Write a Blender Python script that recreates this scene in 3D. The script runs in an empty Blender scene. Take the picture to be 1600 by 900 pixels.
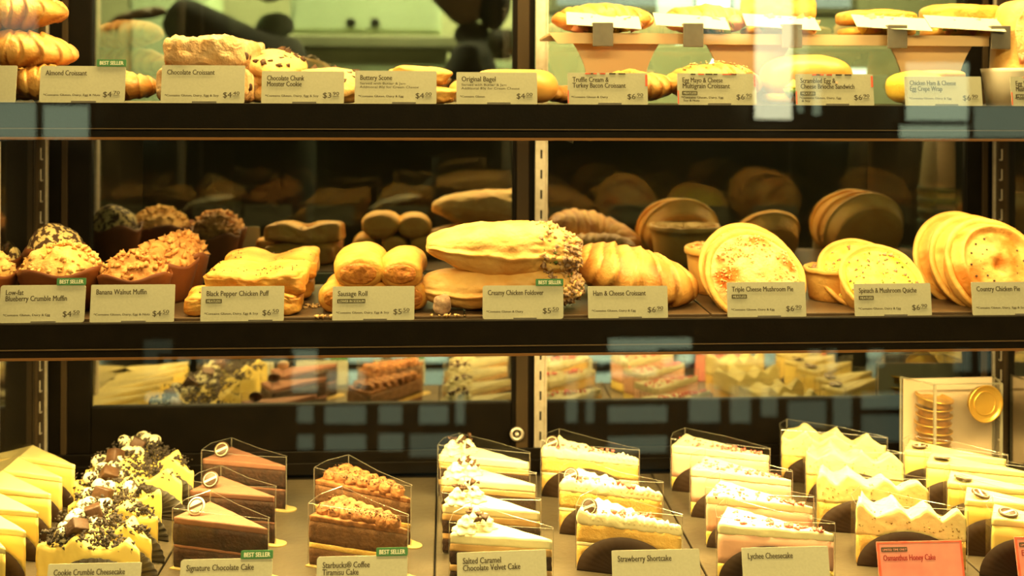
import bpy, bmesh, math, random
from mathutils import Vector, Matrix, noise
random.seed(7)
SC = bpy.context.scene
COL = SC.collection
PI = math.pi

# ---------------------------------------------------------------- camera, world, exposure, lights
F = 1686.0; YAW = math.radians(3.4); ROLL = math.radians(0.23); HZ = 153.0
CAM = Vector((0.0, -1.2, 1.30))
FWD = Vector((math.sin(YAW), math.cos(YAW), 0)); RGT = Vector((math.cos(YAW), -math.sin(YAW), 0)); UP = Vector((0, 0, 1))
ZT, ZM, ZD = 1.293, 1.053, 0.80          # top shelf, middle shelf and cake deck heights
cd = bpy.data.cameras.new('camera'); cam = bpy.data.objects.new('camera', cd); COL.objects.link(cam)
cx = math.cos(ROLL) * RGT + math.sin(ROLL) * UP; cy = -math.sin(ROLL) * RGT + math.cos(ROLL) * UP; cz = -FWD
cam.matrix_world = Matrix(((cx.x, cy.x, cz.x, CAM.x), (cx.y, cy.y, cz.y, CAM.y), (cx.z, cy.z, cz.z, CAM.z), (0, 0, 0, 1)))
cd.sensor_width = 36; cd.sensor_fit = 'HORIZONTAL'; cd.lens = F / 1600 * 36; cd.shift_y = -(450 - HZ) / 1600
cd.clip_start = 0.02; cd.dof.use_dof = True; cd.dof.focus_distance = 1.15; cd.dof.aperture_fstop = 4.0
SC.camera = cam
w = bpy.data.worlds.new('world'); SC.world = w; w.use_nodes = True
w.node_tree.nodes['Background'].inputs[0].default_value = (.75, .9, .7, 1); w.node_tree.nodes['Background'].inputs[1].default_value = .05
SC.view_settings.view_transform = 'Standard'; SC.view_settings.look = 'None'; SC.view_settings.gamma = 1
SC.view_settings.use_curve_mapping = False; SC.view_settings.exposure = 0.2
SC.cycles.transparent_max_bounces = 40; SC.cycles.max_bounces = 10; SC.cycles.use_denoising = True
SC.cycles.caustics_reflective = False; SC.cycles.caustics_refractive = False; SC.cycles.sample_clamp_indirect = 4

WARM = (1.0, .71, .25)
def area(name, loc, sx, sy, power, color, rot=(0, 0, 0), spread=PI):
    l = bpy.data.lights.new(name, 'AREA'); l.shape = 'RECTANGLE'; l.size = sx; l.size_y = sy; l.energy = power; l.color = color; l.spread = spread
    o = bpy.data.objects.new(name, l); COL.objects.link(o); o.location = loc; o.rotation_euler = rot
    return o
CX0, CX1 = -0.53, 0.76; CXM = (CX0 + CX1) / 2; CW = CX1 - CX0
area('shelf_light_middle', (CXM, 0.014, ZT - .042), CW - .04, .016, 5.2, WARM, (math.radians(8), 0, 0))
area('shelf_light_lower', (CXM, 0.010, ZM - .042), CW - .04, .016, 11.5, WARM, (math.radians(5), 0, 0))
area('canopy_light', (CXM, 0.020, ZT + .295), CW - .04, .03, 12, WARM, (math.radians(2), 0, 0))
area('front_fill_light', (.2, -1.75, 2.15), 2.6, .25, 41, (1.0, .70, .26), (math.radians(57), 0, 0))  # added fill from the shop side for card and cake fronts, no known fixture
area('deck_card_fill', (CXM, -0.146, ZT + .295), CW - .04, .02, 1.5, WARM, (math.radians(3), 0, 0), math.radians(30))  # added narrow beam that brightens only the deck cards and front slices
area('cup_fill_light', (.62, .60, 1.62), .12, .12, 3.2, (1.0, .8, .4))  # unseen lamp added to lift the paper cups out of the dark
area('back_room_light', (.2, 2.2, 2.5), 2.2, .8, 260, (1.0, .97, .50), (math.radians(25), 0, 0))

# ---------------------------------------------------------------- pixel helpers (1600x900 frame)
def ray(px, py):
    X, Y = (px - 800) / F, (py - HZ) / F
    a = X * math.cos(ROLL) + Y * math.sin(ROLL); b = -X * math.sin(ROLL) + Y * math.cos(ROLL)
    return FWD + a * RGT - b * UP
def at_y(px, py, y):
    d = ray(px, py); t = (y - CAM.y) / d.y
    return CAM + d * t
def at_z(px, py, z):
    d = ray(px, py); t = (z - CAM.z) / d.z
    return CAM + d * t
def span(px0, px1, pyt, y, zb):
    """centre x, width, height above zb of a thing whose outline covers px0..px1 and reaches up to pyt at depth y"""
    a, b = at_y(px0, pyt, y), at_y(px1, pyt, y)
    return (a.x + b.x) / 2, b.x - a.x, (a.z + b.z) / 2 - zb

# ---------------------------------------------------------------- object helpers
def tag(o, label=None, cat=None, group=None, kind=None):
    if label: o['label'] = label
    if cat: o['category'] = cat
    if group: o['group'] = group
    if kind: o['kind'] = kind
    return o
def thing(name, label, cat, loc=(0, 0, 0), rot=(0, 0, 0), group=None):
    o = bpy.data.objects.new(name, None); COL.objects.link(o); o.empty_display_size = .02
    o.location = loc; o.rotation_euler = rot
    return tag(o, label, cat, group)
def mk(name, vf, mat, parent=None, smooth=True, loc=None, rot=None, attr=None):
    v, f = vf[0], vf[1]
    me = bpy.data.meshes.new(name); me.from_pydata([tuple(p) for p in v], [], f); me.update()
    if smooth: me.polygons.foreach_set('use_smooth', [True] * len(me.polygons))
    if len(vf) > 2 and vf[2] is not None:
        at = me.attributes.new('brown', 'FLOAT', 'POINT'); at.data.foreach_set('value', vf[2])
    me.materials.append(mat)
    o = bpy.data.objects.new(name, me); COL.objects.link(o)
    if parent: o.parent = parent
    if loc is not None: o.location = loc
    if rot is not None: o.rotation_euler = rot
    return o
def join(*parts):
    V, Fc, A = [], [], []
    for p in parts:
        n = len(V); V += list(p[0]); Fc += [tuple(i + n for i in f) for f in p[1]]
        A += list(p[2]) if len(p) > 2 and p[2] is not None else [0.0] * len(p[0])
    return V, Fc, A
def xf(vf, M):
    return ([M @ Vector(p) for p in vf[0]],) + tuple(vf[1:])
def T(x, y, z): return Matrix.Translation((x, y, z))
def R(a, ax): return Matrix.Rotation(a, 4, ax)

def box(x0, x1, y0, y1, z0, z1, bev=0, seg=2):
    bm = bmesh.new(); bmesh.ops.create_cube(bm, size=1)
    for v in bm.verts:
        v.co = Vector((x0 + (v.co.x + .5) * (x1 - x0), y0 + (v.co.y + .5) * (y1 - y0), z0 + (v.co.z + .5) * (z1 - z0)))
    if bev: bmesh.ops.bevel(bm, geom=list(bm.edges), offset=bev, segments=seg, affect='EDGES', profile=.5)
    return frombm(bm)
def frombm(bm):
    bm.verts.index_update(); v = [p.co.copy() for p in bm.verts]; f = [tuple(q.index for q in fc.verts) for fc in bm.faces]
    bm.free(); return v, f
def prism(pts, y0, y1, bev=0):
    """outline in x,z extruded along y"""
    bm = bmesh.new(); a = [bm.verts.new((p[0], y0, p[1])) for p in pts]; b = [bm.verts.new((p[0], y1, p[1])) for p in pts]
    n = len(pts); bm.faces.new(a); bm.faces.new(b[::-1])
    for i in range(n): bm.faces.new((a[i], b[i], b[(i + 1) % n], a[(i + 1) % n]))
    bmesh.ops.recalc_face_normals(bm, faces=bm.faces)
    if bev: bmesh.ops.bevel(bm, geom=list(bm.edges), offset=bev, segments=1, affect='EDGES')
    return frombm(bm)
def rrect(w, h, r, x=0, z=0, n=4):
    P = []
    for cx_, cz_, a0 in ((w - r, h - r, 0), (r, h - r, 90), (r, r, 180), (w - r, r, 270)):
        for k in range(n + 1):
            a = math.radians(a0 + 90 * k / n); P.append((x + cx_ + r * math.cos(a), z + cz_ + r * math.sin(a)))
    return P
def lathe(prof, n=48, wob=None, cap0=True, cap1=True):
    """profile (r,z) bottom to top"""
    V, Fc = [], []
    for i, (r, z) in enumerate(prof):
        for k in range(n):
            a = 2 * PI * k / n; rr, zz = (r, z) if not wob else wob(r, z, a, i)
            V.append(Vector((rr * math.cos(a), rr * math.sin(a), zz)))
    m = len(prof)
    for i in range(m - 1):
        for k in range(n):
            k2 = (k + 1) % n; Fc.append((i * n + k, i * n + k2, (i + 1) * n + k2, (i + 1) * n + k))
    if cap0: Fc.append(tuple(range(n))[::-1])
    if cap1: Fc.append(tuple((m - 1) * n + k for k in range(n)))
    return V, Fc
_cube = {}
def cubegrid(n):
    if n in _cube: return _cube[n]
    bm = bmesh.new(); bmesh.ops.create_cube(bm, size=2)
    bmesh.ops.subdivide_edges(bm, edges=bm.edges[:], cuts=n - 1, use_grid_fill=True)
    _cube[n] = frombm(bm); return _cube[n]
def blob(a, b, c, n=20, pc=2.4, pa=2.4, axis=2, deform=None):
    """rounded solid, half sizes a,b,c; pc = cross-section squareness about 'axis', pa = squareness along it"""
    v0, f = cubegrid(n); V = []; A = []
    i, j = [k for k in range(3) if k != axis]
    for q in v0:
        q = Vector([math.tan(t * PI / 4) for t in q])
        cr = (abs(q[i]) ** pc + abs(q[j]) ** pc) ** (1 / pc)
        nn = (cr ** pa + abs(q[axis]) ** pa) ** (1 / pa)
        p = q / nn; u = p.copy()
        p = Vector((p.x * a, p.y * b, p.z * c)); br = 0
        if deform:
            r = deform(p, u)
            if isinstance(r, tuple): p, br = r
            else: p = r
        V.append(p); A.append(br)
    return V, f, A
def nz(p, s, seed=0): return noise.noise(Vector((p[0] * s + seed * 7.3, p[1] * s - seed * 3.1, p[2] * s + seed)))
def fr(p, s, seed=0, o=4): return noise.fractal(Vector((p[0] * s + seed * 7.3, p[1] * s - seed * 3.1, p[2] * s + seed)), 1.0, 2.0, o)
def vor(p, s, seed=0):
    d = noise.voronoi(Vector((p[0] * s + seed * 7.3, p[1] * s - seed * 3.1, p[2] * s + seed)))[0]
    return d[0], d[1] - d[0]
def crumbs(n, place, s0, s1, seed=0):
    rnd = random.Random(seed); V, Fc = [], []
    base = [(1, 1, 1), (-1, -1, 1), (-1, 1, -1), (1, -1, -1), (0, 0, 1.3), (0, 0, -1.3)]
    fs = [(0, 2, 4), (2, 1, 4), (1, 3, 4), (3, 0, 4), (0, 5, 2), (2, 5, 1), (1, 5, 3), (3, 5, 0)]
    for i in range(n):
        p = place(rnd)
        if p is None: continue
        s = rnd.uniform(s0, s1); M = Matrix.Rotation(rnd.uniform(0, 6.3), 3, Vector((rnd.random(), rnd.random(), rnd.random() + .01)).normalized())
        sc = (rnd.uniform(.6, 1.3), rnd.uniform(.6, 1.3), rnd.uniform(.5, 1))
        k = len(V)
        for q in base: V.append(Vector(p) + M @ Vector((q[0] * s * sc[0], q[1] * s * sc[1], q[2] * s * sc[2])))
        Fc += [tuple(t + k for t in g) for g in fs]
    return V, Fc
def tube(pts, r, n=8):
    V, Fc = [], []; m = len(pts)
    for i, p in enumerate(pts):
        d = (Vector(pts[min(i + 1, m - 1)]) - Vector(pts[max(i - 1, 0)])).normalized()
        u = d.orthogonal().normalized() if i == 0 else (u - d * u.dot(d)).normalized(); w_ = d.cross(u)
        rr = r(i / (m - 1)) if callable(r) else r
        for k in range(n):
            a = 2 * PI * k / n; V.append(Vector(p) + (u * math.cos(a) + w_ * math.sin(a)) * rr)
    for i in range(m - 1):
        for k in range(n): Fc.append((i * n + k, i * n + (k + 1) % n, (i + 1) * n + (k + 1) % n, (i + 1) * n + k))
    Fc.append(tuple(range(n))[::-1]); Fc.append(tuple((m - 1) * n + k for k in range(n)))
    return V, Fc

# ---------------------------------------------------------------- materials
def M(name, c1, c2=None, scale=30, rough=.6, bump=0, bscale=200, attr=None, sharp=0, coat=0, metal=0, spec=.4, sss=0, detail=5, trans=0):
    m = bpy.data.materials.new(name); m.use_nodes = True; nt = m.node_tree; N = nt.nodes; L = nt.links
    b = N['Principled BSDF']; b.inputs['Roughness'].default_value = rough; b.inputs['Metallic'].default_value = metal
    b.inputs['Specular IOR Level'].default_value = spec; b.inputs['Base Color'].default_value = (*c1, 1)
    if coat: b.inputs['Coat Weight'].default_value = coat; b.inputs['Coat Roughness'].default_value = .15
    if sss:
        b.inputs['Subsurface Weight'].default_value = sss; b.inputs['Subsurface Radius'].default_value = (.006, .003, .001); b.inputs['Subsurface Scale'].default_value = 1
    tc = N.new('ShaderNodeTexCoord')
    src = None
    if c2:
        nt_ = N.new('ShaderNodeTexNoise'); nt_.inputs['Scale'].default_value = scale; nt_.inputs['Detail'].default_value = detail
        L.new(tc.outputs['Object'], nt_.inputs['Vector'])
        rmp = N.new('ShaderNodeValToRGB'); e = rmp.color_ramp.elements
        e[0].position = .5 - (.18 if not sharp else .02); e[1].position = .5 + (.18 if not sharp else .02)
        if sharp: e[0].position += sharp - .5; e[1].position += sharp - .5
        e[0].color = (*c1, 1); e[1].color = (*c2, 1)
        L.new(nt_.outputs['Fac'], rmp.inputs[0]); src = rmp.outputs[0]
    if attr:
        at = N.new('ShaderNodeAttribute'); at.attribute_name = 'brown'
        mx = N.new('ShaderNodeMix'); mx.data_type = 'RGBA'; L.new(at.outputs['Fac'], mx.inputs[0])
        if src: L.new(src, mx.inputs[6])
        else: mx.inputs[6].default_value = (*c1, 1)
        mx.inputs[7].default_value = (*attr, 1); src = mx.outputs[2]
    if src: L.new(src, b.inputs['Base Color'])
    if bump:
        n2 = N.new('ShaderNodeTexNoise'); n2.inputs['Scale'].default_value = bscale; n2.inputs['Detail'].default_value = 6
        L.new(tc.outputs['Object'], n2.inputs['Vector'])
        bp = N.new('ShaderNodeBump'); bp.inputs['Strength'].default_value = bump; bp.inputs['Distance'].default_value = .002
        L.new(n2.outputs['Fac'], bp.inputs['Height']); L.new(bp.outputs[0], b.inputs['Normal'])
    if trans: b.inputs['Transmission Weight'].default_value = trans
    return m
def clear(name, refl=1.0, base=0.0, tint=(1, 1, 1), rough=0.0, haze=0, ior=1.45, hazecol=(.9, .9, .85)):
    m = bpy.data.materials.new(name); m.use_nodes = True; nt = m.node_tree; N = nt.nodes; L = nt.links
    N.remove(N['Principled BSDF']); out = N['Material Output']
    t = N.new('ShaderNodeBsdfTransparent'); t.inputs[0].default_value = (*tint, 1)
    g = N.new('ShaderNodeBsdfGlossy'); g.inputs['Roughness'].default_value = rough; g.inputs[0].default_value = (1, 1, 1, 1)
    fz = N.new('ShaderNodeLayerWeight'); fz.inputs[0].default_value = .5
    pw = N.new('ShaderNodeMath'); pw.operation = 'POWER'; L.new(fz.outputs['Facing'], pw.inputs[0]); pw.inputs[1].default_value = 5
    f0 = ((ior - 1) / (ior + 1)) ** 2
    ma = N.new('ShaderNodeMath'); ma.operation = 'MULTIPLY_ADD'; L.new(pw.outputs[0], ma.inputs[0]); ma.inputs[1].default_value = refl * (1 - f0) * .8; ma.inputs[2].default_value = base + refl * f0
    mx = N.new('ShaderNodeMixShader'); L.new(ma.outputs[0], mx.inputs[0]); L.new(t.outputs[0], mx.inputs[1]); L.new(g.outputs[0], mx.inputs[2])
    last = mx.outputs[0]
    if haze:
        d = N.new('ShaderNodeBsdfDiffuse'); d.inputs[0].default_value = (*hazecol, 1)
        m2 = N.new('ShaderNodeMixShader'); m2.inputs[0].default_value = haze; L.new(last, m2.inputs[1]); L.new(d.outputs[0], m2.inputs[2]); last = m2.outputs[0]
    L.new(last, out.inputs[0]); return m
def glow(name, col, e):
    m = bpy.data.materials.new(name); m.use_nodes = True; nt = m.node_tree; N = nt.nodes
    N.remove(N['Principled BSDF']); g = N.new('ShaderNodeEmission'); g.inputs[0].default_value = (*col, 1); g.inputs[1].default_value = e
    nt.links.new(g.outputs[0], N['Material Output'].inputs[0]); return m

m_black = M('black_metal', (.006, .004, .002), (.009, .006, .003), 60, .5, .1, 400, spec=.10)
m_frame = M('dark_bronze_frame', (.003, .002, .001), (.0055, .0036, .0018), 40, .5, spec=.08)
m_lip = M('copper_strip', (.26, .12, .035), rough=.5, metal=.3)
m_line = M('thin_brass_line', (.10, .065, .03), rough=.5)
m_steel = M('brushed_steel', (.62, .55, .45), (.75, .68, .58), 120, .38, .15, 600, metal=.7)
m_slot = M('slot_dark', (.01, .008, .005), rough=.8)
m_slate = M('slate_tray', (.055, .042, .026), (.09, .070, .042), 14, .42, .25, 120, spec=.35)
m_mtray = M('brown_tray', (.085, .05, .026), (.12, .075, .04), 20, .4, .2, 150, spec=.35)
m_shelf = M('shelf_tray', (.06, .045, .03), (.09, .07, .045), 20, .35, .1, 150)
m_side = clear('side_mirror_panel', .5, .48, (.35, .33, .26), .06, haze=.03, hazecol=(.22, .18, .11))
m_rear = clear('rear_glass', 1.3, .38, (.80, .82, .76), .006)
m_rear2 = clear('outer_glass', 1.2, .12, (.8, .82, .78), .02)
m_front = clear('front_glass', 1.0, .0, (.98, .99, .975), 0.0)
m_film = clear('clear_film', .4, .003, (.985, .98, .965), .06, haze=.003, hazecol=(1, .95, .85))
m_film_edge = clear('film_edge', 1, .12, (.9, .88, .8), .15, haze=.08, hazecol=(1, .95, .85))
m_acry = clear('acrylic', .4, .01, (.98, .97, .94), .02, haze=.015)
m_acry_edge = clear('acrylic_edge', 1.1, .1, (.7, .68, .55), .1, haze=.35, hazecol=(.7, .65, .5))
m_card = M('card_stock', (.51, .50, .37), (.56, .55, .41), 400, .75, .04, 900)
m_pink = M('pink_card', (.85, .26, .22), (.8, .34, .26), 60, .7)
m_pinkedge = M('pink_card_border', (.75, .10, .05), (.85, .22, .12), 60, .7)
m_ink = M('brown_ink', (.07, .055, .035), rough=.8)
m_inkr = M('red_ink', (.40, .03, .03), rough=.8)
m_green = M('green_tag', (.055, .20, .07), rough=.6)
m_print = M('pale_print', (.8, .8, .65), rough=.8)
m_clip = M('grey_clip', (.11, .10, .085), (.14, .13, .11), 90, .5)
# ---------------------------------------------------------------- the room around the case
m_floor = M('cafe_floor', (.10, .085, .06), (.14, .12, .09), 3, .5)
m_wall = M('back_wall_paint', (.30, .30, .16), (.36, .36, .20), 2, .8)
m_dwall = M('dark_wall', (.05, .045, .035), (.07, .06, .045), 3, .8)
m_wood = M('dark_wood', (.03, .019, .009), (.045, .028, .013), 12, .5, spec=.15)
def struct(name, vf, mat, smooth=False):
    return tag(mk(name, vf, mat, smooth=smooth), kind='structure')
struct('floor', box(-4, 4, -3.2, 3.4, -.05, 0), m_floor)
struct('ceiling', box(-4, 4, -3.2, 3.4, 2.9, 2.95), m_dwall)
struct('wall_back', box(-4, 4, 3.2, 3.3, 0, 2.9), m_wall)
struct('wall_left', box(-3.6, -3.5, -3.2, 3.2, 0, 2.9), m_dwall)
struct('wall_right', box(3.5, 3.6, -3.2, 3.2, 0, 2.9), m_dwall)
struct('wall_front', box(-4, 4, -3.12, -3.06, 0, 2.9), m_dwall)
# added glowing panes behind the viewer, shaped to mirror as bright patches in the glass
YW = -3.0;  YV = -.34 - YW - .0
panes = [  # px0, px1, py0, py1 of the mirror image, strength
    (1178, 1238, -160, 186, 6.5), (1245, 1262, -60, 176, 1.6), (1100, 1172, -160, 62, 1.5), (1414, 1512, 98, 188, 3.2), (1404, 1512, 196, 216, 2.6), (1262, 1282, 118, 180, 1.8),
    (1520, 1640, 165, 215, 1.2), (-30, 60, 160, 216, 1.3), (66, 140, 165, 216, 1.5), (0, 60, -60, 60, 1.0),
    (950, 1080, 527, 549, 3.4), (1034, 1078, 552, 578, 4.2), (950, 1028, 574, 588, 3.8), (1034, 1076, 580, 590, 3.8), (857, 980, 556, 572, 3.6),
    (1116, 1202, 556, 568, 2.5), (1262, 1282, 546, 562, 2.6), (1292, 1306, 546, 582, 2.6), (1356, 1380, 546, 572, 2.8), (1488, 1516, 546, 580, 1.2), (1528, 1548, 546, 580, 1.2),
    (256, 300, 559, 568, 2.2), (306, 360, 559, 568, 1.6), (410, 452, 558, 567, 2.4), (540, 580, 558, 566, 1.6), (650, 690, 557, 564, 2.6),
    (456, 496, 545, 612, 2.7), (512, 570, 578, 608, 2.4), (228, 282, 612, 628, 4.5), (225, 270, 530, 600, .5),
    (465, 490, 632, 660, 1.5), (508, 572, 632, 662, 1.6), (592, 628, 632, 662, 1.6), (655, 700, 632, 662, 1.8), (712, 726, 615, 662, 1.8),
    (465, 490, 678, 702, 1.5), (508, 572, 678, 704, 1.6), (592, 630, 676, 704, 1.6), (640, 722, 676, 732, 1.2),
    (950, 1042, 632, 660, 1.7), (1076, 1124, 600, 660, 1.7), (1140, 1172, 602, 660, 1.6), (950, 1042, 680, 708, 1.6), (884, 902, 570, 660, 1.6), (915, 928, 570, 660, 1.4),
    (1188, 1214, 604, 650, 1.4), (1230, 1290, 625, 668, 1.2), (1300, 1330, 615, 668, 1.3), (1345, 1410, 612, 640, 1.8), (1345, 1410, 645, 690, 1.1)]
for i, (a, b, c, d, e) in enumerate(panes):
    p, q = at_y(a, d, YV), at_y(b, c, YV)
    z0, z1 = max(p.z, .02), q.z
    g = glow('mirror_glow_%d' % i, (.80, 1, .62) if e < 6 else (1, .98, .6), e * ((1.35 if b < 1242 else 1.1) if c < 300 else .55))
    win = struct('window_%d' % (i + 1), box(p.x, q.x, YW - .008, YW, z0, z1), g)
    fr_ = .018
    mk('window_frame', join(box(p.x - fr_, q.x + fr_, YW - .02, YW + .006, z1, z1 + fr_), box(p.x - fr_, q.x + fr_, YW - .02, YW + .006, z0 - fr_, z0),
                            box(p.x - fr_, p.x, YW - .02, YW + .006, z0, z1), box(q.x, q.x + fr_, YW - .02, YW + .006, z0, z1)), m_dwall, win, False)

# back bar seen through the upper glass
t = thing('back_counter', 'dark wooden back counter behind the display case', 'counter', (0.2, 2.45, 0))
mk('cabinet_body', box(-2.2, 2.2, -.3, .3, .08, 1.16, .004), m_wood, t, False)
mk('worktop', box(-2.25, 2.25, -.34, .32, 1.16, 1.20, .005), m_black, t, False)
mk('plinth', box(-2.15, 2.15, -.26, .28, 0, .08), m_black, t, False)
for k in range(5): mk('door', box(-2.15 + k * .865, -1.32 + k * .865, -.315, -.3, .12, 1.13, .004), m_wood, t, False)
m_mint = M('mint_panel', (.50, .60, .36), (.56, .66, .42), 3, .6)
m_olive = M('olive_panel', (.20, .20, .11), (.26, .25, .14), 4, .7)
def backrect(px0, px1, py0, py1, y, dep):
    p, q = at_y(px0, py1, y), at_y(px1, py0, y)
    return p.x, q.x, y, y + dep, p.z, q.z
t = thing('ice_machine', 'pale green steel machine on the back counter with two round knobs', 'machine', (0, 0, 0))
x0, x1, y0, y1, z0, z1 = backrect(452, 690, -60, 54, 2.35, .3)
mk('housing', box(x0, x1, y0, y1, z0, z1, .02), m_mint, t, False)
mk('base_ledge', box(x0 - .02, x1 + .06, y0 - .03, y1, z0 - .045, z0, .008), m_olive, t, False)
mk('pedestal', box(x0 + .02, x1 + .02, y0, y1, 1.20, z0 - .045, .004), m_mint, t, False)
for px in (548, 586):
    c = at_y(px, 35, y0 - .008); mk('knob', xf(lathe([(.015, 0), (.015, .012), (.010, .016)], 16), T(c.x, y0, c.z) @ R(PI / 2, 'X')), m_black, t)
tg = lambda o, l, c, g=None: tag(o, l, c, g)
x0, x1, y0, y1, z0, z1 = backrect(200, 330, -60, 118, 2.5, .2)
t = thing('refrigerator', 'mint green cabinet at the back left seen through the upper glass', 'cabinet')
mk('body', box(x0, x1, y0, y1, 1.20, z1, .01), m_mint, t, False)
mk('door', box(x0 + .01, x1 - .01, y0 - .012, y0, 1.25, z1 - .02, .006), m_mint, t, False)
mk('handle', box(x1 - .05, x1 - .035, y0 - .03, y0 - .012, 1.30, 1.42, .004), m_olive, t, False)
x0, x1, y0, y1, z0, z1 = backrect(760, 812, 35, 150, 2.4, .2)
t = thing('coffee_grinder', 'dark olive grinder at the right end of the back counter', 'grinder')
mk('body', box(x0, x1, y0, y1, 1.20, z0 + .12, .01), m_olive, t, False)
mk('hopper', xf(lathe([(.03, 0), (.055, .05), (.055, .10), (.03, .11)], 20), T((x0 + x1) / 2, y0 + .1, z0 + .12)), m_black, t)
mk('badge', box(x0 + .03, x1 - .02, y0 - .003, y0, z0 + .09, z0 + .115), m_mint, t, False)
x0, x1, y0, y1, z0, z1 = backrect(870, 1330, -60, 8, 2.3, .2)
t = thing('menu_light_box', 'bright white light box above the back counter', 'light box')
mk('panel', box(x0, x1, y0, y0 + .02, z0, z1), glow('light_box_glow', (.85, 1, .72), 1.6), t, False)
mk('frame', join(box(x0 - .02, x1 + .02, y0 - .005, y1, z0 - .02, z0), box(x0 - .02, x0, y0 - .005, y1, z0, z1), box(x1, x1 + .02, y0 - .005, y1, z0, z1)), m_olive, t, False)

# people behind the case (out of focus)
def person(label, loc, joints, edges, radii, headc, heads, hair, matb, mats, mathair, turn=0):
    t = thing('person', label, 'person', loc); t.scale = (1.01,) * 3
    me = bpy.data.meshes.new('body'); me.from_pydata(joints, edges, []); me.materials.append(matb)
    o = bpy.data.objects.new('body', me); COL.objects.link(o); o.parent = t
    s = o.modifiers.new('skin', 'SKIN'); s.use_smooth_shade = True
    for i, r in enumerate(radii): me.skin_vertices[0].data[i].radius = (r, r); me.skin_vertices[0].data[i].use_root = (i == 0)
    s = o.modifiers.new('sub', 'SUBSURF'); s.levels = 2; s.render_levels = 2
    hc = Vector(headc)
    def hd(p, u):
        q = p.copy()
        if u.z < -.1: q.x *= 1 - .25 * (-u.z); q.y *= 1 - .15 * (-u.z)
        d = math.exp(-((u.z + .12) ** 2 + u.y ** 2) * 14)
        if u.x < 0: q.x -= .022 * d                                  # nose
        if u.x < 0: q.x -= .006 * math.exp(-((u.z + .45) ** 2 + u.y ** 2) * 30)
        return q
    h = blob(.095, .075, .12, 22, 2, 2, 2, hd); mk('head', xf(h, T(*hc) @ R(turn, 'Z')), mats, t)
    for s_ in (-1, 1): mk('ear', xf(blob(.018, .008, .03, 6), T(*hc) @ R(turn, 'Z') @ T(.01, s_ * .075, -.01)), mats, t)
    def hr(p, u): return p * (1 + .05 * nz(p, 30, 2))
    hv = join(xf(blob(.105, .088, .10, 18, 2, 2, 2, hr), T(.02, 0, .035)), xf(blob(*hair, 12, 2, 2, 2, hr), T(.075, 0, -.04)))
    mk('hair', xf(hv, T(*hc) @ R(turn, 'Z')), mathair, t)
    # hands: palm and five fingers
    for (wr, dr) in heads:
        wr, dr = Vector(wr), Vector(dr).normalized(); side = dr.cross(Vector((0, 0, 1))).normalized()
        parts = [xf(blob(.024, .045, .014, 8, 2.5, 2.5), Matrix.Translation(wr + dr * .045) @ dr.to_track_quat('Y', 'Z').to_matrix().to_4x4())]
        for k, L_ in enumerate((.062, .07, .066, .05)):
            b0 = wr + dr * .08 + side * (-.018 + k * .012)
            parts.append(tube([b0, b0 + dr * L_ * .5 + Vector((0, 0, -.004)), b0 + dr * L_ * .85 + Vector((0, 0, -.018)), b0 + dr * L_ + Vector((0, 0, -.03))], lambda q: .0085 * (1 - .3 * q), 8))
        b0 = wr + dr * .03 - side * .022
        parts.append(tube([b0, b0 + dr * .03 - side * .015, b0 + dr * .055 - side * .012 + Vector((0, 0, -.012))], lambda q: .0095 * (1 - .25 * q), 8))
        mk('hand', join(*parts), mats, t)
    return t
m_cloth = M('dark_cloth', (.025, .018, .012), (.04, .028, .018), 20, .9)
m_skin = M('skin', (.30, .19, .11), rough=.6); m_hair = M('black_hair', (.012, .009, .007), rough=.7)
J = [(0, 0, .95), (0, 0, 1.15), (0, 0, 1.34), (0, 0, 1.43), (-.005, 0, 1.50),
     (0, -.17, 1.38), (-.10, -.22, 1.16), (-.30, -.17, 1.24), (0, .17, 1.38), (.03, .21, 1.12), (-.14, .17, 1.0),
     (0, -.09, .88), (.01, -.10, .48), (0, -.10, .06), (-.12, -.10, .03), (0, .09, .88), (.01, .10, .48), (0, .10, .06), (-.12, .10, .03)]
E = [(0, 1), (1, 2), (2, 3), (3, 4), (2, 5), (5, 6), (6, 7), (2, 8), (8, 9), (9, 10), (0, 11), (11, 12), (12, 13), (13, 14), (0, 15), (15, 16), (16, 17), (17, 18)]
RR = [.15, .13, .13, .06, .05, .065, .045, .032, .065, .045, .032, .09, .06, .045, .03, .09, .06, .045, .03]
pa = at_y(738, 40, 1.75)
person('person in dark clothing with dark hair facing left behind the upper glass', (pa.x, 1.75, 0), J, E, RR, (-.02, 0, 1.60),
       [((-.30, -.17, 1.24), (-1, 0, .1)), ((-.14, .17, 1.0), (-1, 0, -.1))], (.05, .07, .09), m_cloth, m_skin, m_hair)
J2 = [(0, 0, .95), (0, 0, 1.15), (0, 0, 1.33), (0, 0, 1.44), (-.005, 0, 1.52),
      (-.02, -.12, 1.38), (-.12, -.2, 1.43), (-.24, -.2, 1.50), (0, .17, 1.40), (.03, .21, 1.12), (-.14, .17, 1.0)] + J[11:]
pb = at_y(432, 40, 1.75)
person('person in dark clothing reaching left behind the upper glass', (pb.x, 1.75, 0), J2, E,
       [.13, .12, .12, .06, .055, .07, .075, .055] + RR[8:], (-.02, 0, 1.66), [((-.24, -.2, 1.50), (-1, 0, -.15)), ((-.14, .17, 1.0), (-1, 0, -.1))],
       (.05, .07, .07), m_cloth, m_skin, m_hair)

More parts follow.
